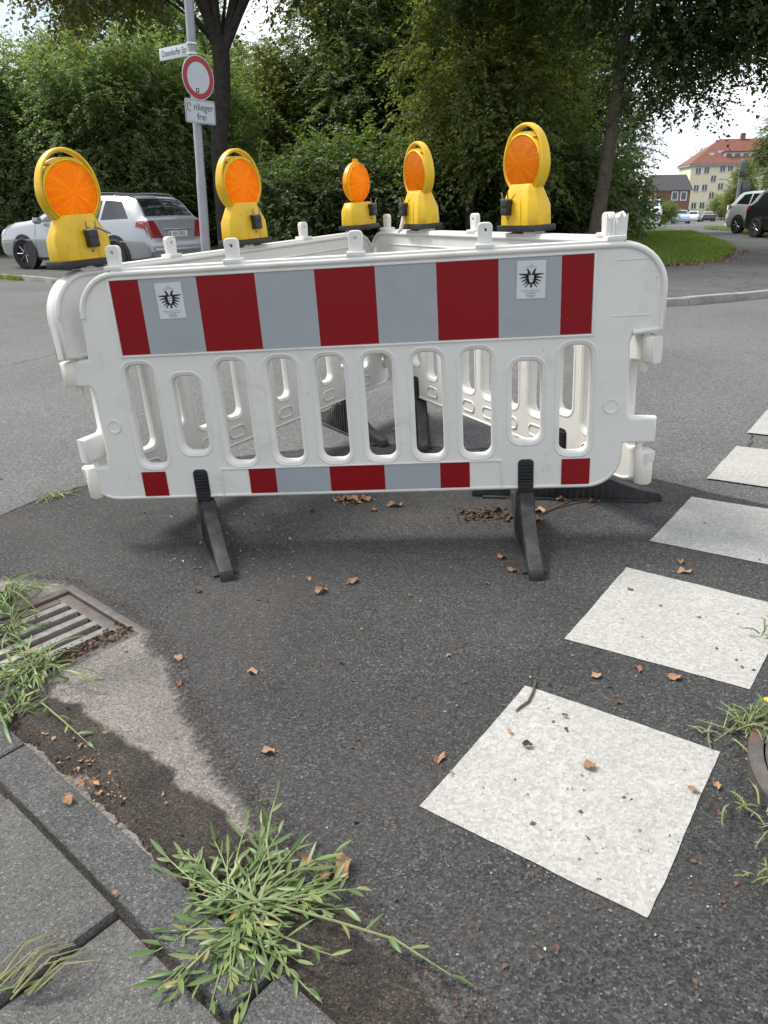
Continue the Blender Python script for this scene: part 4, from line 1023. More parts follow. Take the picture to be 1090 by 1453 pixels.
farcar('white car half hidden behind the dark saloon', 1016, 312.5, 'whitepaint', 80)
g = G(953, 314)
build_car('parked_van', 'white van standing behind the pale blue car', 'van', VAN, (g.x-2, g.y+14, tz(g.x, g.y+14)+.03), R_(255), 'whitepaint', detail=1)
g = S(921, 311, 66)
build_car('parked_van', 'white van half hidden by dark branches left of the lawn path', 'van', VAN, (g.x, g.y, tz(g.x, g.y)+KH), R_(250), 'whitepaint', detail=1)
g = S(652, 330, 34)
build_car('parked_car', 'dark car in the tree shade behind the barrier corner', 'car', WAGON, (g.x, g.y, tz(g.x, g.y)+KH), R_(165), 'darkpaint', detail=1)

# ================================================================== HOUSES
YB = 200
def house_box(px0, px1, pyt, ybase, depth, yd):
    a, b = S(px0, 260, yd), S(px1, 260, yd); return a.x, b.x
bz = tz(80, YB) - .3
f0 = S(977, 270, YB).x; f1_ = f0 + 30
eave = S(983, 236, YB).z
hb = empty('apartment_house', 'cream four-storey apartment house with red hipped roof at street end', 'house', loc=(f0, YB, bz), rz=R_(-7))
eh = eave - bz; hwid, hdep = 30, 12
wins = []      # openings in facade coordinates
def fc(px, py):
    d = unp(px, py); o = Vector((f0, YB, bz)); Rm = Matrix.Rotation(R_(-7), 3, 'Z'); nn = Rm @ Vector((0, -1, 0))
    t = (o - Vector((0, 0, H))).dot(nn)/d.dot(nn); p = Rm.transposed() @ (Vector((0, 0, H)) + d*t - o); return p.x, p.z
wp = [(991.3, 242.4, 1), (1003.2, 241.5, 1), (1025.8, 239, 1), (1037, 238, 1), (1012.6, 253.4, 1), (988.2, 267.1, 1), (1000, 266.2, 1), (1022.5, 264.4, 1), (1009.6, 277.6, 1), (984.5, 292, 1), (996.4, 291.5, 1), (1018.4, 291, 1)]
cols = sorted(wp)
for px, py, k in wp:
    x, z = fc(px, py); wins.append((x-.62, x+.62, z-.75, z+.75))
for dx in (17.5, 20.5, 24, 27.5):
    for r in range(4): wins.append((dx-.62, dx+.62, 1.2+r*2.75, 2.7+r*2.75))
xd, zd = fc(1007, 300); door = (xd-.9, xd+.9, .05, 2.6)
# facade as wall pieces round the openings
xsq = sorted(set([0, hwid] + [v_ for a in wins + [door] for v_ in a[:2]])); zsq = sorted(set([0, eh] + [v_ for a in wins + [door] for v_ in a[2:]]))
wl = MB()
for x0, x1 in zip(xsq[:-1], xsq[1:]):
    for z0, z1 in zip(zsq[:-1], zsq[1:]):
        cx_, cz_ = (x0+x1)/2, (z0+z1)/2
        if any(a[0] < cx_ < a[1] and a[2] < cz_ < a[3] for a in wins + [door]): continue
        wl.add([(x0, 0, z0), (x1, 0, z0), (x1, 0, z1), (x0, 0, z1)], [(0, 1, 2, 3)])
wl.add([(0, 0, 0), (0, hdep, 0), (0, hdep, eh), (0, 0, eh)], [(0, 1, 2, 3)]).add([(hwid, 0, 0), (hwid, hdep, 0), (hwid, hdep, eh), (hwid, 0, eh)], [(0, 1, 2, 3)]).add([(0, hdep, 0), (hwid, hdep, 0), (hwid, hdep, eh), (0, hdep, eh)], [(0, 1, 2, 3)])
wl.obj('wall', M['cream'], hb, smooth=False)
for x0, x1, z0, z1 in wins:
    wf = MB().box((x0, .12, z0), (x1, .2, z1))
    wo = wf.obj('window', M['winglass'], hb, smooth=False)
    f_ = MB()
    for a, b in (((x0, z0), (x0+.09, z1)), ((x1-.09, z0), (x1, z1)), (((x0+x1)/2-.06, z0), ((x0+x1)/2+.06, z1)), ((x0+.09, z0), (x1-.09, z0+.09)), ((x0+.09, z1-.09), (x1-.09, z1))): f_.box((a[0], .06, a[1]), (b[0], .119, b[1]))
    f_.obj('window_frame', M['frame'], wo, smooth=False)
    MB().box((x0-.08, -.1, z0-.08), (x1+.08, .1, z0-.002)).obj('sill', M['gutter'], wo, smooth=False)
MB().box((door[0], .2, 0), (door[1], .3, door[3])).obj('door', M['darkpaint'], hb, smooth=False)
MB().box((-.5, -.6, eh+.002), (hwid+.5, hdep+.6, eh+.45)).obj('gutter', M['gutter'], hb, smooth=False)
rh = 6.2
rf = MB().add([(-.6, -.7, eh+.46), (hwid+.6, -.7, eh+.46), (hwid+.6, hdep+.7, eh+.46), (-.6, hdep+.7, eh+.46), (7.2, hdep/2, eh+rh), (hwid-7.2, hdep/2, eh+rh)], [(0, 1, 5, 4), (1, 2, 5), (2, 3, 4, 5), (3, 0, 4), (3, 2, 1, 0)]).obj('roof', M['rooftile'], hb, smooth=False)
dx0, dx1 = fc(1031, 214)[0], fc(1062, 212)[0]
dm_ = MB().box((dx0, 1.2, eh+1.0), (dx1+5, 5, eh+3.0)).obj('dormer', M['curtain'], rf, smooth=False)
MB().box((dx0-.3, .9, eh+3.01), (dx1+5.3, 5.2, eh+3.25)).obj('dormer_roof', M['rooftile'], rf, smooth=False)
for k in range(5):
    x = dx0 + .5 + k*1.9; MB().box((x, 1.1, eh+1.5), (x+1.2, 1.19, eh+2.7)).obj('dormer_window', M['winglass'], rf, smooth=False)
for px, py in ((1013.5, 218), (1027, 214.5)):
    x, z = fc(px, py); yy = (z - eh - .46)/(rh-.46)*(hdep/2+.7) - .7 - .15
    MB().box((x-.5, yy-.1, z-.5), (x+.5, yy+.4, z+.3)).obj('roof_window', M['lampglass'], rf, smooth=False)
MB().box((12, hdep/2-.5, eh+rh-1), (13, hdep/2+.5, eh+rh+1.2)).obj('chimney', M['brick'], rf, smooth=False)
# brown brick house
YH = 175; h0, h1 = S(944, 280, YH).x, S(979, 280, YH).x; hz = tz(60, YH) - .2
hh = S(962, 270, YH).z - hz
bh = empty('brick_house', 'brown brick house with dark roof next to cream house', 'house', loc=(h0-2, YH, hz), rz=0)
wd = h1 - h0 + 2
MB().box((0, 0, 0), (wd, 9, hh)).obj('wall', M['brick'], bh, smooth=False)
MB().add([(-.4, -.5, hh+.002), (wd+.4, -.5, hh+.002), (wd+.4, 9.5, hh+.002), (-.4, 9.5, hh+.002), (-.4, 4.5, hh+3.2), (wd+.4, 4.5, hh+3.2)], [(0, 1, 5, 4), (2, 3, 4, 5), (1, 2, 5), (3, 0, 4), (3, 2, 1, 0)]).obj('roof', M['darkroof'], bh, smooth=False)
for px, py in ((957.5, 278), (970, 278)):
    p = S(px, py, YH); x, z = p.x - (h0-2), p.z - hz
    wo = MB().box((x-.7, -.1, z-.9), (x+.7, -.003, z+.9)).obj('window', M['frame'], bh, smooth=False)
    MB().box((x-.5, -.13, z-.7), (x+.5, -.102, z+.7)).obj('pane', M['winglass'], wo, smooth=False)
p = S(968, 296, YH); MB().box((p.x-(h0-2)-2.2, -.1, 0), (p.x-(h0-2)+1.5, -.003, 2.4)).obj('garage_door', M['darkpaint'], bh, smooth=False)
# small street furniture on the right
p = S(1040, 326, 38); t_ = S(1043.5, 226, 38)
rp_ = empty('sign_post', 'slim grey post with sign boards beside the pale silver hatchback', 'sign post', loc=(p.x, p.y, tz(p.x, p.y)))
th_ = t_.z - tz(p.x, p.y)
MB().lathe([(.075, 0), (.075, th_), (0, th_+.02)], 12).obj('post', M['galv'], rp_)
for z_, dxx in ((th_-.45, -.0), (th_-1.2, .25)):
    MB().box((dxx-.12, -.13, z_-.3), (dxx+.16, -.08, z_+.3)).obj('sign_board', M['darkpaint'], rp_, bevel=.01)
g = S(1031, 321, 60); sp_ = empty('striped_post', 'red and white striped post beside the slim grey sign post', 'post', loc=(g.x, g.y, tz(g.x, g.y)))
for k in range(5): MB().lathe([(0, k*.3), (.13, k*.3), (.13, k*.3+.299), (0, k*.3+.299)], 12).obj('band', M['signred'] if k % 2 else M['frame'], sp_, smooth=False)
g = S(1030, 312, 120); lz = tz(g.x, g.y); top_ = S(1022, 254, 120).z - lz
sl = empty('street_lamp', 'curved-arm street lamp before the cream house', 'street lamp', loc=(g.x, g.y, lz))
MB().tube([(0, 0, 0), (0, 0, top_*.8), (-.3, 0, top_*.95), (-.9, 0, top_), (-1.5, 0, top_)], [.09, .07, .06, .05, .05], 8).obj('mast', M['galv'], sl)
MB().loft([sect(.1, .1, 0, .03), sect(.2, .14, .1, .03), sect(.15, .1, .16, .03)]).obj('lamp_head', M['gutter'], sl).location = (-1.6, 0, top_-.1)
w0, w1 = S(378, 318, 29), S(410, 318, 29)
wz = tz(w0.x, 29)
low = MB().box((w0.x-1, 29, wz), (w1.x+.3, 29.25, wz+1.35)).obj('garden_wall', M['wallgrey'], None, bevel=.02); tag(low, 'low pale concrete garden wall under the dark trees', 'wall')

# ================================================================== TREES
def leaf_cloud(base, dirv, nrm, L_, wf=.32, fold=.12):
    d = dirv/np.linalg.norm(dirv, axis=1, keepdims=True)
    w_ = np.cross(d, nrm); w_ /= np.linalg.norm(w_, axis=1, keepdims=True) + 1e-9
    n_ = np.cross(w_, d); L_ = L_[:, None]
    V = np.empty((len(base), 4, 3), np.float32)
    V[:, 0] = base; V[:, 1] = base + d*L_*.48 + w_*L_*wf + n_*L_*fold
    V[:, 2] = base + d*L_ - n_*L_*.08; V[:, 3] = base + d*L_*.48 - w_*L_*wf + n_*L_*fold
    I = np.arange(len(base)*4).reshape(-1, 4)
    return V.reshape(-1, 3), np.concatenate([I[:, [0, 1, 2]], I[:, [0, 2, 3]]])
def crown(name, lobes, ncl, ntw, nlf, lsize, mat, seed, droop=.35, twl=.75, shell=.6):
    r = np.random.default_rng(seed); Lb = np.array(lobes); vol = Lb[:, 3]*Lb[:, 4]*Lb[:, 5]
    vol = vol**.7; k = r.choice(len(Lb), ncl, p=vol/vol.sum())
    u = r.normal(size=(ncl, 3)); u /= np.linalg.norm(u, axis=1, keepdims=True)
    u[:, 2] = np.where(u[:, 2] < -.55, -u[:, 2], u[:, 2])
    rad = shell + (1-shell)*r.random(ncl)**.7; rad = np.where(r.random(ncl) < .2, r.random(ncl)*.8, rad)
    cen = Lb[k, :3] + u*rad[:, None]*Lb[k, 3:6]
    outw = u
    # twigs
    tb = np.repeat(cen, ntw, 0); to = np.repeat(outw, ntw, 0)
    td = to*.9 + r.normal(size=tb.shape)*.65; td[:, 2] -= droop*.6
    td /= np.linalg.norm(td, axis=1, keepdims=True)
    tl = twl*(.5 + r.random(len(tb)))
    tb = tb + r.normal(size=tb.shape)*.22
    s = (np.arange(nlf) + .5)/nlf
    P = tb[:, None, :] + td[:, None, :]*(tl[:, None]*s)[:, :, None]
    P[:, :, 2] -= droop*(tl[:, None]*s**2)*.55
    side = np.cross(td, np.array([0, 0, 1.0])); side /= np.linalg.norm(side, axis=1, keepdims=True) + 1e-9
    sg = np.where(np.arange(nlf) % 2 == 0, 1.0, -1.0)
    D = td[:, None, :]*.6 + side[:, None, :]*sg[None, :, None]*.9 + r.normal(size=P.shape)*.35
    D[:, :, 2] -= .25
    N = np.array([0, 0, 1.0]) + r.normal(size=P.shape)*.55 + to[:, None, :]*.5
    P, D, N = P.reshape(-1, 3), D.reshape(-1, 3), N.reshape(-1, 3)
    V, Fc = leaf_cloud(P, D, N, lsize*(.65 + .7*r.random(len(P))))
    return npmesh(name, V, Fc, M[mat]), cen
def trunk(name, path, rad, limbs, cen, mat, seed, nl=26, start=.45, r0=.09):
    r = random.Random(seed); b = MB(); b.tube(path, rad, 12)
    for L_ in limbs: b.tube(L_[0], L_[1], 9)
    P = [Vector(p) for p in path]
    for i in r.sample(range(len(cen)), min(nl, len(cen))):
        e = Vector(cen[i]); f = start + (1-start)*r.random(); k = f*(len(P)-1); j = min(int(k), len(P)-2); a = P[j].lerp(P[j+1], k-j)
        mid = a.lerp(e, .5) + Vector((r.uniform(-.3, .3), r.uniform(-.3, .3), r.uniform(.1, .6)))
        b.tube([a, a.lerp(mid, .5) + Vector((0, 0, .12)), mid, e], [r0, r0*.75, r0*.5, r0*.15], 6)
    return b.mesh(name, M[mat], ang=60)
def tree(label, loc, cm, tm, rz=0, sc=1, group=None, nm='tree', cat='tree', sz=None):
    o = empty(nm, label, cat, loc=(loc[0], loc[1], tz(loc[0], loc[1]) + KH - .02), rz=rz, group=group); o.scale = (sc, sc, sz or sc)
    link('crown', cm, o); link('trunk', tm, o); return o
# T1: forked trunk left, crown hanging into the top of the picture
p1 = S(324, 340, 20); q1 = S(313, 62, 20); o1 = Vector((p1.x, 20, tz(p1.x, 20) + KH - .02))
fork = q1 - o1
c1, cen1 = crown('crown', [(-1.2, 0, 8.6, 4.0, 3.4, 2.6), (2.0, .4, 9.2, 3.6, 3.2, 2.6), (-2.6, -.6, 7.6, 2.0, 2.2, 1.6), (.6, -.5, 10.8, 3.6, 3.2, 2.4), (3.6, 0, 7.6, 1.8, 2.0, 1.3), (-3.3, 0, 5.9, 2.2, 1.6, .8), (-1.1, .4, 6.2, 1.4, 1.2, .7), (1.9, .3, 5.9, 1.3, 1.3, .6), (-2.0, .2, 5.7, 1.0, 1.0, .5)], 480, 9, 17, .125, 'leaf_olive', 21, .5, .8)
t1 = trunk('trunk', [(0, 0, -.1), (-.03, 0, 1.0), (-.05, 0, 2.5), tuple(fork*.8), tuple(fork)], [.26, .22, .195, .185, .20],
           [([tuple(fork*.97), tuple(fork + Vector((-.25, 0, .7))), tuple(fork + Vector((-.55, 0, 1.6))), tuple(fork + Vector((-.6, .1, 3.2))), tuple(fork + Vector((-.5, .2, 5)))], [.17, .16, .145, .11, .05]),
            ([tuple(fork*.95), tuple(fork + Vector((.45, 0, .6))), tuple(fork + Vector((1.0, 0, 1.5))), tuple(fork + Vector((1.9, .1, 3.0)))], [.13, .12, .11, .06])], cen1, 'bark', 5, 16, .93, .05)
tree('forked dark-trunked tree rising behind the grey sign pole', (p1.x, 20), c1, t1)
# T6: big dark tree on the right lawn with straight bare trunk
p6 = S(843, 346, 20.5); q6 = S(871, 165, 20.5); o6 = Vector((p6.x, 20.5, tz(p6.x, 20.5) + KH - .02)); v6 = q6 - o6
c6, cen6 = crown('crown', [(-1.6, .3, 6.9, 2.6, 2.8, 2.2), (1.6, 0, 6.2, 3.0, 3.0, 2.5), (3.8, -.4, 5.8, 2.2, 2.4, 2.0), (.2, 0, 8.6, 3.8, 3.6, 2.4), (1.9, 1.0, 4.1, 1.4, 1.8, 1.3), (5.4, -.2, 5.9, 1.7, 2.0, 1.5), (4.8, 0, 7.6, 2.0, 2.0, 1.6), (3.0, 0, 4.6, 1.6, 1.6, 1.1), (5.2, .2, 4.7, 1.6, 1.5, 1.1), (1.6, -.3, 4.7, 1.5, 1.4, 1.3), (2.6, .4, 5.6, 1.6, 1.5, 1.2)], 960, 9, 15, .115, 'leaf_dark', 33, .45, .72)
t6 = trunk('trunk', [(0, 0, -.1), (.02, 0, .6), tuple(v6*.5), tuple(v6), tuple(v6*1.6), tuple(v6*2.4)], [.22, .185, .165, .15, .12, .06], [], cen6, 'bark_warm', 6, 24, .72, .035)
tree('tall dark tree with straight bare trunk on the right lawn', (p6.x, 20.5), c6, t6)
# shared crowns
cA, ceA = crown('crown', [(0, 0, 3.2, 2.4, 2.2, 2.9), (-1.3, -.4, 1.9, 1.7, 1.7, 1.9), (1.3, -.2, 2.2, 1.7, 1.7, 2.0), (.2, 0, 5.2, 1.6, 1.6, 1.7)], 360, 9, 16, .11, 'leaf_light', 41, .6, .7)
tA = trunk('trunk', [(0, 0, -.1), (.05, 0, 1.5), (.1, 0, 3.2), (.15, 0, 5.5)], [.16, .14, .1, .04], [], ceA, 'bark', 8, 20, .3, .05)
cB, ceB = crown('crown', [(0, 0, 6.5, 2.9, 2.8, 3.3), (-1.6, 0, 4.0, 2.2, 2.2, 2.3), (1.6, .3, 4.4, 2.3, 2.2, 2.4), (.2, 0, 9.3, 2.0, 2.0, 1.9), (0, 0, 2.0, 2.2, 2.0, 1.6)], 480, 9, 17, .125, 'leaf_mid', 42, .35, .75)
cBd = cB.copy(); cBd.materials[0] = M['leaf_dark']
tB = trunk('trunk', [(0, 0, -.1), (.1, 0, 2.5), (.05, 0, 5), (.2, 0, 9)], [.24, .2, .16, .05], [], ceB, 'bark', 9, 26, .25, .07)
cC, ceC = crown('crown', [(0, 0, 4.6, 2.2, 2.2, 2.8), (-1.2, -.3, 2.6, 1.6, 1.6, 1.8), (1.1, 0, 3.0, 1.7, 1.7, 1.9), (.4, 0, 7.0, 1.4, 1.4, 1.5)], 300, 8, 17, .125, 'leaf_yellow', 43, .5, .85, .5)
tC = trunk('trunk', [(0, 0, -.1), (0, .05, 2), (.1, 0, 4), (.2, 0, 7)], [.15, .13, .1, .04], [], ceC, 'bark', 10, 20, .3, .05)
cS, ceS = crown('crown', [(0, 0, .9, 1.3, 1.1, 1.0), (-.8, 0, .7, .9, .9, .8), (.8, 0, .75, .9, .9, .85)], 150, 8, 16, .085, 'leaf_dark', 44, .3, .5)
tS = trunk('trunk', [(0, 0, -.1), (.0, 0, .6), (.05, 0, 1.2)], [.06, .05, .02], [], ceS, 'bark', 11, 10, .2, .03)
cSm = cS.copy(); cSm.materials[0] = M['leaf_mid']
def X(px, y): return S(px, 300, y).x
gl = 'feathery pale green trees behind the estate car'
for px, y, rz, sc in ((-330, 27, 2.4, .9), (-190, 26, 5.2, .88), (-60, 24.5, .4, .82), (45, 26, 1.7, .84), (150, 25, 3.0, .84), (232, 26.5, 4.4, .9), (300, 28, 2.2, .85)):
    tree('feathery pale green tree in the leafy row behind the silver estate car', (X(px, y), y), cA, tA, rz, sc, gl)
gb = 'tall background trees'
lab = 'tall dense background tree behind the leafy rows'
for px, y, rz, sc, cm in ((-420, 40, 1.9, .9, cB), (-230, 39, 3.7, .8, cBd), (-60, 37, 1.1, .62, cB), (120, 38, 2.9, .74, cB), (205, 36, 2.6, 1.0, cBd), (290, 40, 5.1, .92, cB), (375, 36, 3.3, .66, cB), (505, 31, 1.9, .95, cBd), (560, 33, 4.0, 1.18, cB), (640, 35, .3, 1.1, cBd), (760, 37, 1.5, 1.1, cB), (800, 34, 5.4, .8, cBd)):
    tree(lab, (X(px, y), y), cm, tB, rz, sc, gb)
gc = 'loose-leaved trees'
for px, y, rz, sc, l_ in ((395, 31, .8, .78, 'loose pale-leaved tree above the low concrete garden wall'), (668, 23, 2.1, .92, 'loose bright-leaved tree between the dark background and bare-trunk tree'), (735, 27, 4.2, 1.0, 'loose bright-leaved tree close behind the bare-trunk tree')):
    tree(l_, (X(px, y), y), cC, tC, rz, sc, gc)
gs = 'dark shrubs under the trees'
for px, y, rz, sc, cm in ((345, 27, .3, 1.1, cS), (425, 24.5, 1.1, 1.25, cS), (480, 25.5, 2.0, 1.5, cS), (545, 26, 3.1, 1.5, cSm), (612, 25, 4.0, 1.3, cS), (660, 27, 5.0, 1.3, cSm), (720, 25, .9, 1.4, cS), (780, 26, 1.9, 1.7, cS), (800, 28, 3.5, 1.6, cS), (838, 29.5, 5.5, 1.25, cS), (815, 36, 2.5, 1.6, cSm), (20, 29, 1.2, 1.9, cSm), (110, 30, 2.9, 1.9, cS), (200, 30, 4.6, 2.0, cS), (270, 30, .6, 1.9, cS), (-50, 29, 3.6, 1.9, cS)):
    lb = 'dark shrub behind the feathery trees at the estate car' if px < 280 else 'dark shrub beside the right lawn behind the bare-trunk tree' if px > 770 else 'dark shrub in the thicket beyond the bare-lens lamp'
    tree(lb, (X(px, y), y), cm, tS, rz, sc, gs, 'shrub', 'shrub')
# right edge and far trees
tree('dark round-crowned tree beside the cream house front', (X(1122, 45), 45), cBd, tB, 1.3, .74, None)
g = X(1050, 118); tree('small yellow-green street tree before the cream house', (g, 118), cC, tC, 0, .95)
tree('small clipped hedge bush beside the pale blue car', (X(942, 84), 84), cSm, tS, .5, 1.0, None, 'hedge_bush', 'bush')
tree('clipped hedge bush by the cream house door', (X(1025, 150), 150), cSm, tS, 1.5, 2.0, None, 'hedge_bush', 'bush')
tree('pale tree top rising behind the brick house', (X(990, 240), 240), cA, tA, 1.0, 2.6)

# ================================================================== GRASS
def in_poly(P, poly):
    x, y = P[:, 0], P[:, 1]; c = np.zeros(len(P), bool); n_ = len(poly)
    for i in range(n_):
        x0, y0 = poly[i]; x1, y1 = poly[i-1]
        k = ((y0 > y) != (y1 > y)) & (x < (x1-x0)*(y-y0)/(y1-y0+1e-12) + x0); c ^= k
    return c
def blades(name, poly, n_, hgt, off, label, seed, box=None):
    r = np.random.default_rng(seed); po_ = np.array([tuple(p)[:2] for p in poly]); lo, hi = po_.min(0), po_.max(0)
    if box is not None: lo, hi = np.array(box[0]), np.array(box[1])
    P = lo + r.random((n_, 2))*(hi-lo); P = P[in_poly(P, po_)]
    k = len(P); z = terr(P[:, 0], P[:, 1]) + off; a = r.random(k)*6.283; h = hgt*(.5+r.random(k)); le = r.normal(size=(k, 2))*.35*h[:, None]
    B = np.column_stack([P, z]); wv = np.column_stack([np.cos(a), np.sin(a), np.zeros(k)])*.011
    V = np.stack([B-wv, B+wv, B + np.column_stack([le, h])], 1).reshape(-1, 3)
    o = link(name, npmesh(name, V, np.arange(3*k).reshape(-1, 3), M['grass'])); tag(o, label, 'grass', kind='stuff')
blades('grass', lawn_r_poly, 120000, .085, KH+.02, 'mown grass on the right lawn', 1, ((3.0, 14.5), (15, 36)))
blades('grass', lawn_l_poly, 60000, .09, KH+.016, 'mown grass behind the estate car', 2, ((-16, 16), (-3, 28)))
blades('grass', [(p.x, p.y) for p in vp], 12000, .12, KH+.02, 'rough grass on the verge by parked cars', 3)
r = np.random.default_rng(5)
def litter(name, pts, mat, sizes, label, seed, cat='litter', zoff=.006, tilt=.4):
    rr_ = np.random.default_rng(seed); k = len(pts); P = np.array([(x, y, tz(x, y) + zoff) for x, y in pts])
    a = rr_.random(k)*6.283; D = np.column_stack([np.cos(a), np.sin(a), rr_.normal(size=k)*.2]); N = np.array([0, 0, 1.0]) + rr_.normal(size=(k, 3))*tilt
    V, Fc = leaf_cloud(P, D, N, np.array(sizes)); o = link(name, npmesh(name, V, Fc, M[mat])); return tag(o, label, cat, kind='stuff')
# leaf drift along the lawn edge
pts = []
for a, b in zip(lr[:6], lr[1:6]):
    for _ in range(150):
        t = r.random(); pts.append((a[0]+(b[0]-a[0])*t + r.normal()*.15, a[1]+(b[1]-a[1])*t - abs(r.normal())*.35 + .1))
litter('leaf_drift', pts, 'dry', .03 + .04*r.random(len(pts)), 'drift of dry leaves along the right lawn edge', 6, zoff=KH+.03)
# tufts in the far kerb gutter
pts = []
P_ = np.array([(-14.0+6.2*t + r.normal()*.10 + .12, 21.3-5.1*t - .10 + r.normal()*.05) for t in [0]])
kt = []
for t in r.random(2600):
    if math.sin(t*61)+math.sin(t*23+1) < .1: continue
    a = Vector(farline[3]).lerp(Vector(farline[7]), t) if False else None
    s = t*(len(farline[4:9])-1); i = int(s); q0, q1_ = Vector(farline[4+i]), Vector(farline[5+i]); kt.append(tuple(q0.lerp(q1_, s-i) - N_*abs(r.normal())*.06))
P_ = np.array(kt); k = len(P_); z = terr(P_[:, 0], P_[:, 1]); h = .05+.1*r.random(k); le = r.normal(size=(k, 2))*.05; a = r.random(k)*6.283
B = np.column_stack([P_, z]); wv = np.column_stack([np.cos(a), np.sin(a), 0*a])*.008
tag(link('gutter_grass', npmesh('gutter_grass', np.stack([B-wv, B+wv, B+np.column_stack([le, h])], 1).reshape(-1, 3), np.arange(3*k).reshape(-1, 3), M['grass'])), 'grass tufts growing along the far kerb', 'grass', kind='stuff')

# ================================================================== WEEDS
def blade_mesh(nm, L_, W_, bend, seed, mat='weed'):
    rr_ = random.Random(seed); V, Fc = [], []; K = 6; tw = rr_.uniform(-.5, .5)
    for i in range(K+1):
        t = i/K; wd = W_*(math.sin(math.pi*min(1, t*.93+.06))**.75)*(1 if t < 1 else .05); x = L_*t*(1-.15*t*abs(bend)); z = bend*L_*(t**1.6)*.5
        a = tw*t; fold = .35
        for s in (-1, 0, 1):
            yy = s*wd; zz = abs(s)*wd*fold
            V.append((x, yy*math.cos(a) - zz*math.sin(a), z + yy*math.sin(a) + zz*math.cos(a)))
    for i in range(K):
        for j in (0, 1): q = i*3+j; Fc.append((q, q+1, q+4, q+3))
    return MB().add(V, Fc).mesh(nm, M[mat], ang=80)
leafs = [blade_mesh('leaf', .026 + .005*k, .0031 + .0005*(k % 3), b, k) for k, b in enumerate((-.9, -.5, -.2, .25, -.7, .1))]
grassl = [blade_mesh('leaf', .10 + .025*k, .0040, b, 20+k) for k, b in enumerate((-.9, -1.2, -.6, -1.4))]
def weed(label, centre, stems, leafset, lps, seed, reach, rise, zlift=.01, cat='weed', spread=(0, 6.283), leafsc=1.0, nm='weed_plant', squash=None):
    rr_ = random.Random(seed); cx_, cy_ = centre; o = empty(nm, label, cat, loc=(cx_, cy_, tz(cx_, cy_) + zlift)); sm = MB()
    cnt = 0
    for k in range(stems):
        a = rr_.uniform(*spread); Ls = reach*rr_.uniform(.35, 1.0); up_ = rise*rr_.uniform(.4, 1.25)
        b0 = Vector((rr_.gauss(0, .02), rr_.gauss(0, .02), 0)); d = Vector((math.cos(a), math.sin(a), 0))
        if squash: d = Vector((d.x*squash[0], d.y*squash[1], 0))
        cv = rr_.uniform(-.5, .5); path = []
        for i in range(7):
            t = i/6; q = b0 + d*Ls*t + Vector((-d.y, d.x, 0))*cv*Ls*t*t*.6
            q.z = up_*math.sin(min(1.0, t*1.25)*math.pi*.62) * (1 - .25*t) + .004 + (tz(cx_+q.x, cy_+q.y) - tz(cx_, cy_)); path.append(q)
        sm.tube(path, [.0022, .0021, .002, .0018, .0016, .0013, .0008], 5)
        nl = max(2, int(lps*Ls/reach + rr_.random()))
        for j in range(nl):
            t = .22 + .78*(j+rr_.random()*.5)/nl; t = min(t, .999); i = min(int(t*6), 5); p = path[i].lerp(path[i+1], t*6-i); tg = (path[i+1]-path[i])
            ang = math.atan2(tg.y, tg.x) + (1 if j % 2 else -1)*rr_.uniform(.3, 1.0); el = rr_.uniform(-.05, .5)
            if t > .9: ang = math.atan2(tg.y, tg.x) + rr_.uniform(-.3, .3); el = rr_.uniform(.1, .6)
            l_ = link('leaf', rr_.choice(leafset), o); l_.location = p; l_.rotation_euler = (rr_.uniform(-.5, .5), -el, ang); s_ = leafsc*rr_.uniform(.7, 1.25); l_.scale = (s_,)*3; cnt += 1
    sm.obj('stems', M['weedstem'], o); return o
wc = G(352, 1300)
weed('large sprawling green weed growing at the kerb edge', (wc.x, wc.y), 82, leafs, 8, 3, .20, .024, .014)
# long runners of that weed
def runner(label, pxs, hs_, leafset, n_, seed, sc=1.0):
    rr_ = random.Random(seed); P = [G(*p) for p in pxs]; o = empty('weed_plant', label, 'weed', loc=tuple(P[0]))
    path = [p - P[0] + Vector((0, 0, h+.012)) for p, h in zip(P, hs_)]
    MB().tube(path, [.0024]*(len(path)-1) + [.001], 6).obj('stems', M['weedstem'], o)
    for j in range(n_):
        t = .15 + .85*j/(n_-1); t = min(.999, t)*(len(path)-1); i = int(t); p = path[i].lerp(path[i+1], t-i); tg = path[i+1]-path[i]
        l_ = link('leaf', rr_.choice(leafset), o); l_.location = p; l_.rotation_euler = (rr_.uniform(-.4, .4), -rr_.uniform(.1, .6), math.atan2(tg.y, tg.x) + (.7 if j % 2 else -.7)*(1 if j < n_-1 else .2)); l_.scale = (sc*rr_.uniform(.8, 1.2),)*3
runner('long weed runner reaching out over the asphalt towards the white block', [(400, 1310), (470, 1330), (560, 1352), (640, 1395)], [.03, .03, .02, .006], leafs, 8, 1)
runner('weed shoot standing upright at the top of the kerb weed', [(385, 1250), (380, 1215), (386, 1180), (394, 1150)], [.018, .026, .03, .03], leafs, 7, 2, 1.0)
runner('weed shoot leaning over the joint between kerb stones', [(330, 1350), (300, 1375), (270, 1400), (250, 1425)], [.03, .035, .03, .01], leafs, 6, 3, 1.1)
runner('bare weed shoot lying on the soil above the big weed', [(60, 1010), (95, 1040), (125, 1062)], [.02, .02, .006], leafs, 5, 4, 1.2)
for k, (c_px, n_s, lab_, rch, ris) in enumerate((((50, 965), 46, 'bushy green weed growing over the near edge of drain grate', .13, .05), ((15, 905), 26, 'green weed growing over the left edge of drain grate', .12, .06), ((25, 1020), 14, 'small weed tuft between drain grate and kerb stone', .08, .03))):
    c = G(*c_px); weed(lab_, (c.x, c.y), n_s, leafs + grassl[:2], 5, 30+k, rch, ris, .012)
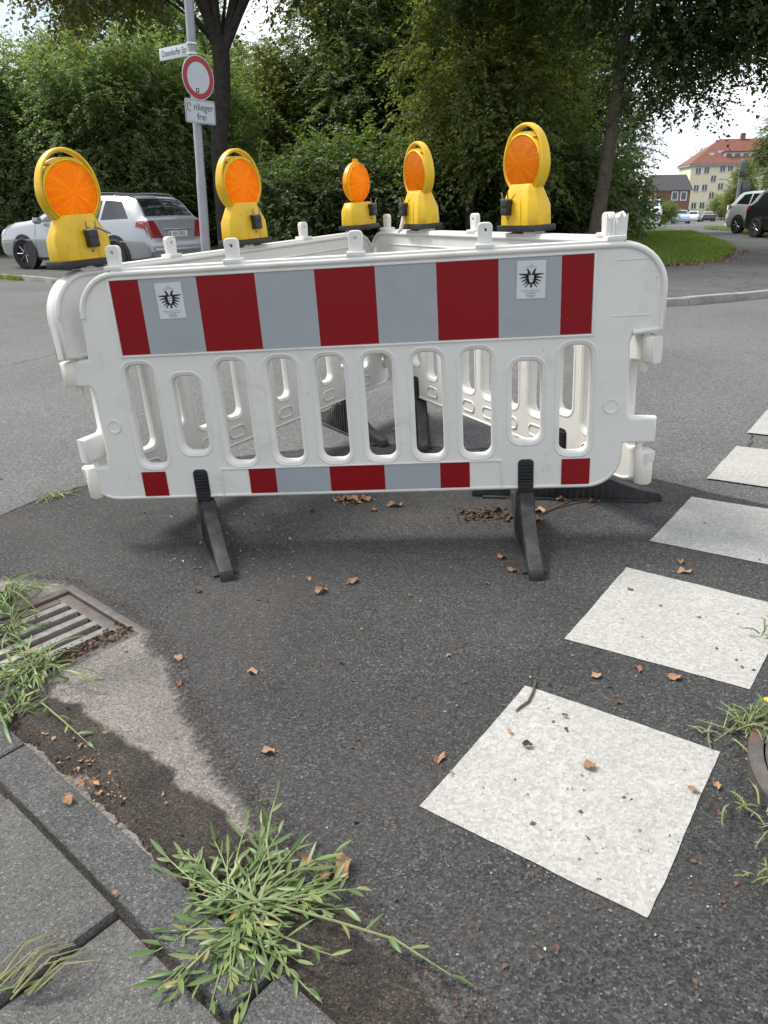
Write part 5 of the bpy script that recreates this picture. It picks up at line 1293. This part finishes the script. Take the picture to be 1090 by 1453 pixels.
c = G(15, 860); weed('grassy weed tuft on the gutter bed above the drain', (c.x, c.y), 26, grassl, 3, 35, .10, .07, .01, leafsc=.8)
c = G(80, 705); weed('flattened yellow-green tuft in the asphalt seam left of barrier', (c.x, c.y), 16, grassl, 3, 36, .09, .008, .006, leafsc=.6)
# weeds round the manhole
c = G(1065, 1042); weed('wiry grey-green weed beside the manhole cover', (c.x, c.y), 26, leafs, 7, 50, .10, .03, .01, leafsc=.32)
c = G(1030, 1045); weed('thin wiry weed creeping over asphalt to the manhole', (c.x, c.y), 12, leafs, 8, 54, .085, .012, .008, leafsc=.26)
c = G(1085, 1030); yf = weed('tufted weed with a small yellow flower by the manhole', (c.x, c.y), 24, leafs, 6, 51, .05, .05, .01, leafsc=.4)
fl = MB()
for k in range(9): a = k*2*math.pi/9; fl.add([(0, 0, 0), (.007*math.cos(a-.3), .007*math.sin(a-.3), .002), (.011*math.cos(a), .011*math.sin(a), .001), (.007*math.cos(a+.3), .007*math.sin(a+.3), .002)], [(0, 1, 2, 3)])
fo = fl.obj('flower', M['flower'], yf, smooth=False); fo.location = (-.005, .0, .062)
c = G(1106, 908); weed('weed tuft at the edge of the second white block', (c.x, c.y), 14, leafs, 5, 52, .05, .04, .01, leafsc=.4)
c = G(1085, 1160); weed('low weed below the manhole cover', (c.x, c.y), 14, leafs, 6, 53, .08, .02, .01, leafsc=.38)
c = G(1092, 1250); weed('tiny weed in the asphalt at the right', (c.x, c.y), 8, leafs, 4, 55, .04, .02, .008, leafsc=.4)
# dry grass stalks on the paving slabs
st_ = empty('dry_grass', 'dry seeded grass stalks lying across the paving slab joint', 'dry grass', loc=tuple(G(20, 1430)))
o0 = G(20, 1430); rr_ = random.Random(4)
for k in range(15):
    a = G(rr_.uniform(-25, 30) + (45 if k > 8 else 0), rr_.uniform(1415, 1440) + (15 if k > 8 else 0)); b = G(rr_.uniform(80, 118) + (25 if k > 8 else 0), rr_.uniform(1345, 1375) + (25 if k > 8 else 0)) if k < 13 else G(150, 1392)
    mid = a.lerp(b, .5) + Vector((0, 0, .03)); z_ = Vector((0, 0, .045))
    MB().tube([a - o0 + z_, mid - o0 + z_, b - o0 + z_ + Vector((0, 0, .005))], [.0016, .0013, .0006], 5).obj('stalk', M['straw' if k % 3 else 'weedstem'], st_)
    if k < 4: l_ = link('leaf', grassl[k], st_); l_.location = a - o0 + z_; l_.rotation_euler = (0, -.1, math.atan2((b-a).y, (b-a).x) + rr_.uniform(-.2, .2))

# ================================================================== FALLEN LEAVES, TWIGS, GRIT
def dead_leaf(seed, lobed):
    rr_ = random.Random(seed); K = 14; V = [(0, 0, 0)]; ring = []
    for k in range(K):
        a = 2*math.pi*k/K; r0 = (.55 + .45*abs(math.cos(a*.5))) * (1 + (.28*math.sin(a*3.5+seed) if lobed else .08*math.sin(a*5+seed)))
        x, y = r0*math.cos(a), r0*.72*math.sin(a); ring.append((x, y))
    for f in (.5, 1.0):
        for k, (x, y) in enumerate(ring): V.append((x*f, y*f, f*f*(.45*y*y*1.6 + .22*math.sin(k*1.7+seed*2)*f + .25*x*x*(1 if seed % 2 else -.3)) + .02))
    mz_ = min(v_[2] for v_ in V); V = [(v_[0], v_[1], v_[2]-mz_) for v_ in V]
    Fc = [(0, 1+k, 1+(k+1) % K) for k in range(K)] + [(1+k, 1+K+k, 1+K+(k+1) % K, 1+(k+1) % K) for k in range(K)]
    b = MB().add(V, Fc); b.tube([(-.5, 0, .06-mz_), (-.85, .05, .05-mz_), (-1.15, .14, .02-mz_)], [.03, .025, .02], 5)
    return b
dl_me = [dead_leaf(k, k % 2).mesh('fallen_leaf', M['dry'], ang=60) for k in range(5)]
dk_me = [dead_leaf(k+10, k % 2).mesh('fallen_leaf', M['drydark'], ang=60) for k in range(3)]
def drop(px, py, size, label, group, dark=False, zoff=.006):
    g = G(px, py); me = random.choice(dk_me if dark else dl_me); o = link('fallen_leaf', me); o.location = (g.x, g.y, tz(g.x, g.y) + zoff)
    o.rotation_euler = (random.uniform(-.15, .15), random.uniform(-.15, .15), random.uniform(0, 6.28)); s_ = size*.68*random.uniform(.9, 1.1); o.scale = (s_, s_*random.uniform(.7, 1), s_); tag(o, label, 'leaf', group)
A = ('dry brown leaf lying on dark asphalt in front of the barrier', 'leaves on the dark asphalt')
for px, py, s_, dk in ((454, 843, .042, 0), (499, 829, .04, 0), (254, 938, .03, 0), (357, 957, .028, 0), (383, 1071, .034, 0), (583, 848, .014, 0), (622, 1082, .028, 0), (711, 794, .03, 0), (728, 812, .03, 0), (438, 824, .018, 0), (283, 842, .02, 1), (637, 933, .015, 0), (485, 944, .02, 1), (557, 720, .05, 0), (690, 830, .02, 1), (758, 820, .03, 0), (530, 726, .03, 0), (253, 973, .024, 1), (445, 728, .03, 1)):
    drop(px, py, s_, *A, dark=dk)
Bq = ('dry leaf fragment lying on the largest white road block', 'leaves on the white block')
for px, py, s_, dk in ((838, 1094, .026, 0), (749, 1063, .022, 1), (800, 1021, .014, 1), (722, 1043, .014, 0), (985, 1128, .022, 0), (640, 1101, .012, 0)): drop(px, py, s_, *Bq, dark=dk, zoff=.011)
Cq = ('dry brown leaf on the asphalt between the white road blocks', 'leaves between the white blocks')
for px, py, s_, dk in ((905, 952, .022, 0), (960, 965, .03, 0), (848, 963, .026, 0), (879, 1000, .016, 1), (1016, 1120, .024, 0), (1020, 1158, .018, 1), (965, 800, .03, 0), (968, 814, .035, 0), (895, 840, .016, 1)): drop(px, py, s_, *Cq, dark=dk)
Dq = ('curled tan leaf on the soil beside the big kerb weed', 'leaves beside the big weed')
for px, py, s_ in ((439, 1232, .03), (460, 1250, .036), (485, 1243, .045)): drop(px, py, s_, *Dq, zoff=.012)
Eq = ('small dry leaf on the kerb stones and paving', 'leaves on the kerb')
for px, py, s_ in ((100, 1155, .026), (168, 1289, .012)): drop(px, py, s_, *Eq, zoff=.04)
Fq = ('dry brown leaf in the litter beneath the barrier', 'leaves under the barrier')
for px, py, s_, dk in ((740, 716, .04, 0), (765, 727, .045, 0), (763, 740, .04, 0), (720, 740, .045, 1), (705, 728, .05, 1), (840, 714, .04, 0), (797, 712, .035, 0), (500, 712, .05, 0), (485, 710, .05, 0), (520, 711, .045, 0), (655, 728, .03, 1), (1045, 1030, .02, 0), (560, 612, .04, 0), (598, 646, .03, 0)): drop(px, py, s_, *Fq, dark=dk)
def twig(label, pxs, rad, zoff=.01, side=None):
    P = [G(*p) for p in pxs]; o = P[0].copy(); z_ = Vector((0, 0, zoff + rad*.6)); b = MB().tube([p - o + z_ for p in P], [rad]*(len(P)-1) + [rad*.5], 6)
    if side: Q = [G(*p) for p in side]; b.tube([p - o + z_ for p in Q], rad*.6, 5)
    t_ = b.obj('twig', M['twig']); t_.location = o; tag(t_, label, 'twig')
twig('short knobbly twig lying on the largest white road block', [(760, 970), (757, 985), (750, 1000), (738, 1008), (732, 1014)], .0035, .008)
twig('thin forked twig lying left of the barrier foot in litter', [(679, 723), (700, 728), (715, 735), (728, 743)], .004, .005, [(700, 728), (665, 731)])
twig('long thin twig lying right of the barrier foot in litter', [(768, 732), (790, 722), (815, 710)], .0045, .005, [(790, 722), (835, 712)])
twig('thin twig among leaves at the corner foot of barrier', [(838, 722), (856, 712)], .003, .005)
# fine litter
pts = [tuple(st(r.uniform(-1.92, -.2), .68 + r.normal()*.028)) for _ in range(2600)]
_late = pts
def scatter(n_, px0, px1, py0, py1, seed, keep=lambda x, y: True):
    rr_ = random.Random(seed); o = []
    while len(o) < n_:
        p = G(rr_.uniform(px0, px1), rr_.uniform(py0, py1))
        if keep(p.x, p.y): o.append((p.x, p.y))
    return o
pts = scatter(420, 0, 1090, 640, 1450, 1); litter('grit', pts, 'grit', .003 + .006*r.random(len(pts))**2, 'scattered grit and crumbs on the asphalt', 7, zoff=.007)
pts = scatter(230, 60, 1090, 690, 1400, 2); litter('leaf_crumbs', pts, 'drydark', .006 + .010*r.random(len(pts)), 'dark leaf crumbs scattered over the asphalt', 8, zoff=.007)
pts = [tuple(st(r.uniform(-1.85, -.3), .556 + abs(r.normal())*.06)) for _ in range(420)]; litter('soil_crumbs', pts, 'drydark', .003 + .010*r.random(len(pts))**2, 'dry leaf crumbs on the soil along kerb', 9, zoff=.016, tilt=.8)
pts = [tuple(st(-1.42 + r.normal()*.10, .60 + r.normal()*.03)) for _ in range(130)]; litter('soil_crumbs', pts, 'dry', .006 + .014*r.random(len(pts))**2, 'shredded tan leaves between soil and kerb', 10, zoff=.02, tilt=.8)
pts = [tuple(st(GT1 - .06 + r.normal()*.018, GN0 + .08 + r.random()*.36)) for _ in range(260)]; litter('drain_debris', pts, 'drydark', .01 + .016*r.random(len(pts)), 'leaf debris lying on the drain grate rim', 11, zoff=.012, tilt=.8)
gq = [G(690 + r.normal()*18, 732 + r.normal()*4) for _ in range(240)]; litter('seed_litter', [(p.x, p.y) for p in gq], 'drydark', .010 + .016*r.random(len(gq)), 'brown seed litter beneath the barrier', 12, zoff=.008, tilt=.6)
gq = [G(502 + r.normal()*12, 711 + r.normal()*2.5) for _ in range(120)]; litter('seed_litter', [(p.x, p.y) for p in gq], 'dry', .012 + .016*r.random(len(gq)), 'tan leaf litter in the hollow under the barrier', 13, zoff=.008, tilt=.6)
pts = scatter(120, 240, 420, 720, 830, 14); litter('grit', pts, 'grit', .006 + .010*r.random(len(pts)), 'pale bark chips around the barrier foot', 14, zoff=.007)

litter('soil_grains', _late, 'drydark', .002 + .005*r.random(len(_late)), 'dark soil grains spread over the gutter bed edge', 15, zoff=.012, tilt=.8)
_e = [Vector(p) for p in cedge]; pts = []
for _ in range(1500):
    i = r.integers(0, len(_e)-1); q = _e[i].lerp(_e[i+1], r.random()); pts.append((q.x + r.normal()*.008, q.y + r.normal()*.008))
litter('edge_grains', pts, 'drydark', .002 + .005*r.random(len(pts)), 'dark grains along the crack between gutter bed and asphalt', 16, zoff=.010, tilt=.8)
